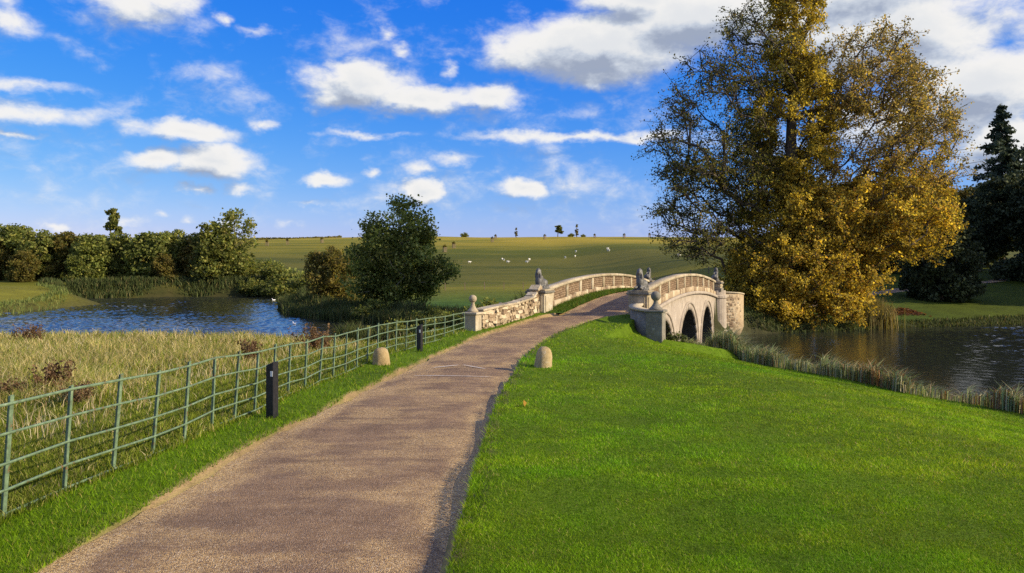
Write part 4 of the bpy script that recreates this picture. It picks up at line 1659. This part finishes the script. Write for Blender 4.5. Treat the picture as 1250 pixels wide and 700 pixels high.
ORD = ['first', 'second', 'third', 'fourth', 'fifth', 'sixth', 'seventh', 'eighth', 'ninth', 'tenth', 'eleventh', 'twelfth', 'thirteenth', 'fourteenth', 'fifteenth', 'sixteenth', 'seventeenth', 'eighteenth', 'nineteenth']
rank = {u: i for i, u in enumerate(sorted((q[0] for q in rows if q[2] != 'D'), reverse=True))}
for i, (u, y, k, sc_) in enumerate(rows):
    x = at(u, y)
    if k != 'D':
        LB[k] = LK[k] + ' on the lake shore, ' + ORD[rank[u]] + ' from the thin crowned tree'
    place_tree(PR[k], 'shore_tree', x, y, LB[k], group=SH, rz=rng.rand() * 6.28, sc=(sc_ * 1.08, sc_ * 1.08, sc_ * (.94 + .12 * rng.rand())), z=max(gz(x, y), -2.4) - .3)
SHL = ['low olive shrub at the water edge next to the thin crowned shore tree', 'smallest low shrub at the water edge past the thin crowned shore tree', 'low olive shrub standing against the highest far shore shrub', 'low olive shrub on the shore between the highest shrub and the brownish bush', 'low olive shrub set back behind the thin crowned shore tree', 'low olive shrub set back behind the smallest shore shrub', 'low olive shrub beside the reed point in front of the brownish bush']
for i, (u, y, s_) in enumerate(((305, 141, .9), (322, 140, .75), (338, 143, 1.0), (372, 128, 1.0), (300, 150, 1.1), (330, 152, 1.0), (378, 112, .9))):
    x = at(u, y)
    place_tree(shrub, 'bank_shrub', x, y, SHL[i], group='shrubs on the far shore', rz=rng.rand() * 6, sc=(s_, s_, s_), z=max(gz(x, y), -2.5))

# scrub in the hollow between fence and river
RSL = ['small shrub on the near river bank, fourth from the stone pillar', 'small shrub on the near river bank, third from the stone pillar', 'small shrub on the near river bank, second from the stone pillar', 'small shrub on the near river bank, closest to the stone pillar', 'small shrub across the river beside the leafy bank tree', 'shrub at the foot of the leafy bank tree with pale trunk', 'small shrub across the river behind the low rubble wall']
for i, (x, y, s_) in enumerate(((-9, 47.5, .55), (-6.5, 46, .5), (-3.6, 44.6, .55), (-1.2, 43.6, .5), (-7.5, 71.5, .7), (-13.5, 76, .8), (1, 66.5, .6))):
    place_tree(shrub, 'river_shrub', x, y, RSL[i], group='shrubs behind the fence', rz=rng.rand() * 6, sc=(s_, s_, s_ * .9))
weed = make_tree('weed', [((0, 0, .75), (.8, .7, .6), 26, 34, .3)], .9, .04, [(.10, .13, .05, 4), (.16, .19, .09, 3), (.07, .085, .03, 3)], .11, .3, rmin=.008)
for i, (L, s, s_) in enumerate(((4.2, 3.6, .7), (6.2, 3.5, .95), (8.0, 3.5, .9), (7.2, 4.4, .8), (9.6, 3.7, .7))):
    p = b2w(L, s)
    place_tree(weed, 'bank_weed', p[0], p[1], ['smallest bushy weed in front of the near bridge arch', 'tallest bushy weed between the near and middle bridge arches', 'bushy weed close against the foot of the middle bridge arch', 'bushy weed out on the bank below the middle bridge arch', 'small bushy weed at the waterline of the middle bridge arch'][i], 'plant', 'weeds below the bridge', rz=rng.rand() * 6, sc=(s_, s_, s_), z=max(gz(p[0], p[1]), WATER_Z) - .1)

# right hand park trees
yew = make_tree('yew', [((0, 0, 4.6), (4.0, 3.8, 4.3), 130, 110, .6), ((0, 0, 1.6), (4.1, 3.9, 1.7), 70, 110, .5)], 7, .35, DARK, .26, .6, leafmat='needle', jit=.2)
place_tree(yew, 'yew_tree', at(1148, 86), 86, 'rounded dark yew tree on the shaded lawn across the river', z=gz(at(1148, 86), 86) - .3, sc=(1, 1, 1.06))
evg = make_tree('evergreen', [((0, 0, 8), (5.2, 5.0, 6.5), 150, 90, .55), ((-2.5, 0, 4), (4.2, 4.0, 3.6), 70, 90, .5), ((2.5, 0, 12), (3.2, 3.2, 3.4), 50, 80, .5)], 13, .4, DARK, .36, .85, leafmat='needle', jit=.25)
place_tree(evg, 'evergreen_tree', at(1224, 126), 126, 'broad dark evergreen below the tall conifer', group='dark evergreens in the park', sc=(1.05, 1, 1.0))
place_tree(evg, 'evergreen_tree', at(1275, 118), 118, 'dark evergreen behind the end of the pale path', group='dark evergreens in the park', rz=2, sc=(1.0, 1, .95))
place_tree(evg, 'evergreen_tree', at(1185, 140), 140, 'dark evergreen between the yew and the tall conifer', group='dark evergreens in the park', rz=4, sc=(.9, .9, .86))
bgt = make_tree('park', [((0, 0, 8), (5.0, 4.8, 5.4), 120, 70, .5), ((0, 0, 3.2), (4.4, 4.4, 3), 60, 70, .5)], 11, .35, [(.075, .07, .022, 4), (.11, .085, .03, 3), (.04, .045, .015, 3)], .36, .95)
for u, y, s_, lab in ((1128, 112, 1.05, 'brown green park tree rising behind the yew'), (1085, 118, 1.1, 'brown green park tree partly hidden behind the golden tree'), (1040, 124, 1.0, 'brown green park tree mostly hidden behind the golden tree'), (1160, 135, 1.0, 'brown green park tree standing deep between the dark evergreens')):
    place_tree(bgt, 'park_tree', at(u, y), y, lab, group='trees behind the golden tree', rz=rng.rand() * 6, sc=(s_, s_, s_))
low = make_tree('laurel', [((0, 0, 1.5), (2.6, 2.4, 1.6), 70, 70, .5)], 2, .12, DARK, .26, .55, leafmat='needle', jit=.2)
for u, y, s_, lab in ((1238, 104, 1.0, 'low dark evergreen shrub above the pale path'), (1262, 107, 1.2, 'low dark evergreen shrub at the path end')):
    place_tree(low, 'laurel_shrub', at(u, y), y, lab, 'shrub', rz=rng.rand() * 6, sc=(s_, s_, s_))


def conifer(name, h, r0, n_whorl=34):
    a, b, ra, rb = [], [], [], []
    tz = np.linspace(-.4, h, 12)
    for z0, z1 in zip(tz, tz[1:]):
        a.append((0, 0, z0)); b.append((0, 0, z1))
        ra.append(.5 * (1 - .93 * max(0, z0) / h)); rb.append(.5 * (1 - .93 * z1 / h))
    pos, cols = [], []
    for k in range(n_whorl):
        t = (k + .3) / n_whorl
        z = h * (.10 + .89 * t)
        R_ = r0 * (1 - t) ** .78 * (.75 + .5 * rng.rand()) + .25
        for q in range(5 + int(4 * (1 - t))):
            ang = rng.rand() * 6.283
            rr = R_ * (.7 + .45 * rng.rand())
            tip = np.array([math.cos(ang) * rr, math.sin(ang) * rr, z - .16 * rr + .2 * rng.normal()])
            base_ = np.array([0, 0, z + .06 * rr])
            a.append(base_); b.append(tip); ra.append(.07 * (1 - t) + .02); rb.append(.015)
            n = int(26 + 60 * rr / r0)
            s_ = rng.rand(n) ** .7
            p = base_ + (tip - base_) * s_[:, None] + rng.normal(size=(n, 3)) * np.array([.34, .34, .2]) * (.5 + .12 * rr)
            p[:, 2] -= .3 * rng.rand(n)
            pos.append(p)
    pos = np.concatenate(pos)
    cols = pick([(.055, .078, .045, 4), (.08, .105, .06, 3), (.035, .05, .03, 3)], len(pos), .25)
    tm = tubes(name + '_trunk', a, b, ra, rb, 6); tm.materials.append(M['bark'])
    cm = leaf_mesh(name + '_crown', pos, np.full(len(pos), .46), cols, .3, 1.7); cm.materials.append(M['needle'])
    return tm, cm


con = conifer('conifer', 32, 8.2, 40)
place_tree(con, 'conifer_tree', at(1223, 146), 146, 'tall spire shaped conifer rising above the dark evergreens', sc=(.92, .92, .93))
place_tree(con, 'conifer_tree', at(1268, 150), 150, 'second tall conifer beside the spire shaped one', rz=2, sc=(1, 1, .90))

# the wood goes on to the right and shades the far lawn
for i, (x, y, s_) in enumerate(((70, 82, 1.35), (78, 85, 1.5), (88, 87, 1.55), (74, 93, 1.45), (86, 97, 1.55), (98, 94, 1.6), (78, 104, 1.3), (92, 108, 1.5))):
    place_tree(bgt, 'park_tree', x, y, 'brown green park tree in the wood beside the far lawn', group='wood beside the far lawn', rz=rng.rand() * 6, sc=(s_, s_, s_ * 1.15))

# far trees on the hill
tiny = make_tree('tiny', [((0, 0, 8.5), (2.6, 2.6, 3.0), 16, 60, .4), ((1.2, 0, 5.5), (2.4, 2.2, 1.6), 8, 60, .4)], 10, .4, OLIVE, .8, .9, rmin=.06)
place_tree(tiny, 'hill_tree', at(135, 330), 330, 'lone thin tree standing above the shore trees on the hillside', z=gz(at(135, 330), 330) - .5, sc=(1.05, 1.05, 1.35))
place_tree(tiny, 'hill_tree', at(681, 548), 548, 'dark round tree on the crest of the hill', sc=(.95, .95, .72))
spire = make_tree('spire', [((0, 0, 5), (1.0, 1.0, 5), 26, 30, .2)], 10.5, .3, RUST, .5, .5, rmin=.04)
place_tree(spire, 'poplar_tree', at(704, 550), 550, 'thin pointed tree on the hill crest beside the dark round tree', sc=(1, 1, .95))
place_tree(spire, 'poplar_tree', at(630, 550), 550, 'lone pointed sparse tree on the hill crest', sc=(.9, .9, .72))
for u, s_, lab in ((697, .9, 'low brown bush beside the pointed crest tree'), (567, 1.1, 'low brown bush alone on the hill crest'), (712, .7, 'small brown bush on the far side of the pointed crest tree')):
    place_tree(shrub, 'hill_bush', at(u, 550), 550, lab, 'bush', rz=u, sc=(s_, s_, s_))

# crest hedge
n = 9000
x = -470 + 350 * rng.rand(n)
y = 545 + 2.0 * rng.normal(size=n)
z = ground(x, y) + rng.rand(n) * (1.2 + 1.6 * vnoise(x, 0 * x, .05, 51))
o = link('hedge', leaf_mesh('hedge', np.stack([x, y, z], 1), np.full(n, .9), pick(RUST, n, .3)), 'leaf')
tag(o, 'thin dark hedge along the crest of the hill', 'hedge', kind='stuff')

# ------------------------------------------------------------------ bank vegetation, leaf litter
def reeds(name, i0, i1, n, d0, d1, h0, h1, pal, label, w=.05):
    x, y, t = shore_points(n, i0, i1, d0, d1)
    z = np.maximum(ground(x, y), WATER_Z - .05)
    cl = vnoise(t, 0 * t, .25, 61) * .6 + vnoise(t, 0 * t, .9, 62) * .4
    h = (h0 + (h1 - h0) * cl) * (.6 + .6 * rng.rand(n))
    o = blades(name, x, y, z, h, w * (.7 + .6 * rng.rand(n)), .12 + .4 * rng.rand(n), pick(pal, n, .3), 'reed', 2)
    tag(o, label, 'reeds', kind='stuff')


RP = [(.07, .095, .03, 4), (.11, .13, .045, 3), (.045, .06, .02, 3), (.20, .17, .07, 1)]
reeds('promontory_reeds', 29, 34, 15000, -2.5, 2.5, .8, 2.0, RP, 'dark green reed bed on the point running into the lake', .09)
reeds('shore_reeds', 35, 39, 9000, -1, 2.0, .8, 1.6, RP, 'reeds along the far lake shore below the trees', .13)
reeds('spit_reeds', 39, 45, 9000, -.5, 2.5, .3, .8, [(.12, .16, .04, 4), (.18, .20, .06, 3)], 'short green rushes edging the grassy spit', .09)
reeds('river_reeds', 5, 8, 7000, -1.0, 2.2, .7, 1.5, RP, 'dark reeds along the river behind the fence', .05)
reeds('park_reeds', 20, 25, 9000, -.3, .9, .15, .5, RP, 'short rushes along the edge of the shaded park lawn', .06)
n = 2600
c0 = (at(1062, 69), 69.2)
x = c0[0] + rng.normal(0, .9, n); y = c0[1] + rng.normal(0, .6, n)
o = blades('reed_clump', x, y, np.maximum(ground(x, y), WATER_Z), 1.3 + 1.2 * rng.rand(n), np.full(n, .06), .1 + .3 * rng.rand(n), pick([(.20, .17, .06, 4), (.28, .21, .08, 3), (.12, .13, .04, 2)], n, .3), 'reed', 2)
tag(o, 'clump of straw coloured reeds beside the golden tree', 'reeds', kind='stuff')
n = 2600
x = 30 + 10 * rng.rand(n); y = 76.0 + 1.6 * rng.normal(size=n) * .6 + .1 * (x - 29)
z = ground(x, y) + .05
o = link('fallen_leaves', leaf_mesh('fallen_leaves', np.stack([x, y, z], 1), np.full(n, .26), pick([(.12, .055, .025, 4), (.17, .08, .035, 3), (.08, .035, .02, 3)], n, .3), .85), 'leaf')
tag(o, 'red brown fallen leaves on the bank under the trees', 'leaves', kind='stuff')
lx, ly = at(641, 14.9), 14.9
lf = link('fallen_leaf', leaf_mesh('fallen_leaf', np.array([[0, 0, 0.]]), np.array([.11]), np.array([[.48, .26, .05]]), .95), 'leaf')
lf.location = (lx, ly, gz(lx, ly) + .07)
tag(lf, 'single orange fallen leaf lying on the lawn by the drive', 'leaf')

# docks: brown seeding weeds standing in the meadow
dock = []
for k in range(3):
    n = 22
    a, b, ra, rb, pos = [], [], [], [], []
    for i in range(n):
        base_ = np.array([rng.normal(0, .16), rng.normal(0, .16), -.05])
        tip = base_ + np.array([rng.normal(0, .14), rng.normal(0, .14), .55 + .35 * rng.rand()])
        a.append(base_); b.append(tip); ra.append(.007); rb.append(.004)
        m_ = 34
        s_ = .35 + .65 * rng.rand(m_)
        pos.append(base_ + (tip - base_) * s_[:, None] + rng.normal(0, .045, (m_, 3)))
    pos = np.concatenate(pos)
    st_ = tubes('stems', a, b, ra, rb, 4); st_.materials.append(M['wood'])
    hd = leaf_mesh('seed_heads', pos, np.full(len(pos), .055), pick([(.19, .115, .06, 4), (.27, .17, .09, 3), (.12, .07, .04, 3)], len(pos), .3)); hd.materials.append(M['leaf'])
    dock.append((st_, hd))
for i, (x, y, s_, lab) in enumerate(((-11.9, 20.2, 1.15, 'largest brown dock clump standing in the straw meadow'), (-10.3, 18.4, .75, 'small brown dock clump close to the largest one'), (-12.6, 19.6, .7, 'short brown dock clump on the lake side of the largest one'),
                                     (-10.6, 31.5, 1.2, 'brown dock clump midway between fence and lake'), (-9.6, 38.5, 1.7, 'tall pinkish brown dock clump near the water behind the fence'), (-27, 43.5, 1.4, 'brown dock clump on the lip of the meadow above the lake'))):
    r = empty('dock_plant', (x, y, gz(x, y)), i * 1.3)
    r.scale = (s_, s_, s_)
    link('stems', dock[i % 3][0], None, r)
    link('seed_heads', dock[i % 3][1], None, r)['kind'] = 'stuff'
    tag(r, lab, 'plant', 'brown docks in the meadow')

# ------------------------------------------------------------------ pasture: sheep, tree guards, birds
bm = bmesh.new()
add_ell(bm, (0, 0, .62), (.55, .27, .28)); add_ell(bm, (-.3, 0, .64), (.28, .26, .27)); add_ell(bm, (.58, 0, .72), (.17, .12, .14)); add_ell(bm, (.74, 0, .62), (.13, .075, .085))
for sx_ in (-.34, .34):
    for sy_ in (-.13, .13):
        add_ell(bm, (sx_, sy_, .24), (.06, .05, .26))
sheep = remeshed('sheep', bm, .05)
sheep.materials.append(M['wool'])
SHEEP = [(613, 316.5), (620, 320), (643, 320), (690, 314.5), (703, 307), (702, 313), (743, 306), (573, 320.5), (615, 317.5), (646, 317), (742, 303.5), (829, 312)]


def hill_y(u, v):
    """distance at which a ray through a hillside spot meets the ground"""
    yy = np.arange(120, 545, 1.0)
    xx = (u - 625) / F * yy
    zz = ground(xx, yy)
    vv = 325 - F * (zz - CAM_Z) / yy
    k = np.where(vv <= v)[0]
    return float(yy[k[0]]) if len(k) else 500.0


for i, (u, v_) in enumerate(SHEEP):
    y = hill_y(u, v_ + 1.5)
    x = at(u, y)
    o = bpy.data.objects.new('sheep', sheep)
    col.objects.link(o)
    o.location = (x, y, gz(x, y) - .03)
    o.rotation_euler = (0, 0, rng.rand() * 6.28)
    o.scale = (.75, .75, .75)
    tag(o, 'white sheep grazing on the hillside pasture', 'sheep', 'sheep on the hill')

gp = bmesh.new()
gmesh = []
for sx_ in (-.5, .5):
    for sy_ in (-.5, .5):
        bm = bmesh.new(); add_box(bm, (sx_, sy_, .9), (.12, .12, 1.9)); gmesh.append(('post', bm_mesh('post', bm)))
for z_ in (.35, .8, 1.25, 1.65):
    bm = bmesh.new()
    for d in (-.5, .5):
        add_box(bm, (0, d, z_), (1.12, .04, .16)); add_box(bm, (d, 0, z_), (.04, 1.0, .16))
    gmesh.append(('rail', bm_mesh('rail', bm)))
gp.free()
sap = make_tree('sapling', [((0, 0, 2.2), (.55, .55, .8), 12, 22, .3)], 2.4, .05, RUST, .26, .3, rmin=.012)
for m_ in gmesh:
    m_[1].materials.append(M['wood'])
for i, (u, v_) in enumerate(((326, 299), (351, 297.5), (393, 295.5), (554, 302), (601, 294.5), (605, 291), (665, 291), (726, 289.5), (762, 289.5), (793, 289), (543, 307), (480, 296), (250, 300))):
    y = hill_y(u, v_ + 1.5)
    x = at(u, y)
    r = empty('tree_guard', (x, y, gz(x, y) - .05), rng.rand())
    r.scale = (1.0, 1.0, 1.0)
    for nm, me in gmesh:
        link(nm, me, None, r)
    link('trunk', sap[0], None, r)
    link('sapling', sap[1], None, r)
    tag(r, 'young tree in a square timber guard on the hillside', 'tree guard', 'tree guards on the hill')

bm = bmesh.new()
add_ell(bm, (0, 0, .08), (.30, .15, .13)); add_ell(bm, (-.26, 0, .14), (.14, .08, .07)); add_ell(bm, (.24, 0, .22), (.06, .055, .16)); add_ell(bm, (.29, 0, .37), (.085, .055, .06)); add_ell(bm, (.39, 0, .36), (.05, .025, .02))
bird = remeshed('bird', bm, .03)
bird.materials.append(M['feather'])
for i, (u, v_, lab) in enumerate(((359, 396, 'white water bird floating on the lake off the reed point'), (334, 367, 'white water bird floating far out below the shore trees'))):
    y = F * (CAM_Z - WATER_Z) / (v_ - 325)
    o = bpy.data.objects.new('water_bird', bird)
    col.objects.link(o)
    o.location = (at(u, y), y, WATER_Z)
    o.rotation_euler = (0, 0, 2.6 + i)
    o.scale = (.6, .6, .6) if i == 0 else (.8, .8, .8)
    tag(o, lab, 'bird', 'white birds on the lake')

# field fence beyond the river
ff = empty('field_fence', (at(470, 118), 118, 0))
tag(ff, 'plain timber post and wire field fence at the foot of the hill', 'fence')
prev = None
for i in range(24):
    x = at(470, 118) + i * 3.0
    y = 118 + i * .45
    bm = bmesh.new(); add_box(bm, (0, 0, .5), (.12, .12, 1.4))
    o = link('post', bm_mesh('post', bm), 'wood', ff)
    q = Vector((x, y, gz(x, y)))
    o.location = q - ff.location
    if prev is not None:
        for hz in (.5, 1.0):
            me = tubes('wire', [prev + Vector((0, 0, hz))], [q + Vector((0, 0, hz))], [.012], [.012], 4)
            wv = link('wire', me, 'wood', ff)
            wv.location = -ff.location
    prev = q

# pale tapered tub on the far lawn and the path it stands by
bm = bmesh.new()
add_lathe(bm, [(.28, 0), (.32, .08), (.16, .16), (.14, .5), (.22, .62), (.5, 1.05), (.56, 1.3), (.50, 1.34), (.46, 1.2)], 16)
x, y = at(1196, 118), 118
o = link('stone_urn', bm_mesh('stone_urn', bm, True), 'lime')
o.location = (x, y, gz(x, y) - .02)
tag(o, 'pale stone urn on the shaded lawn in front of the dark evergreens', 'urn')
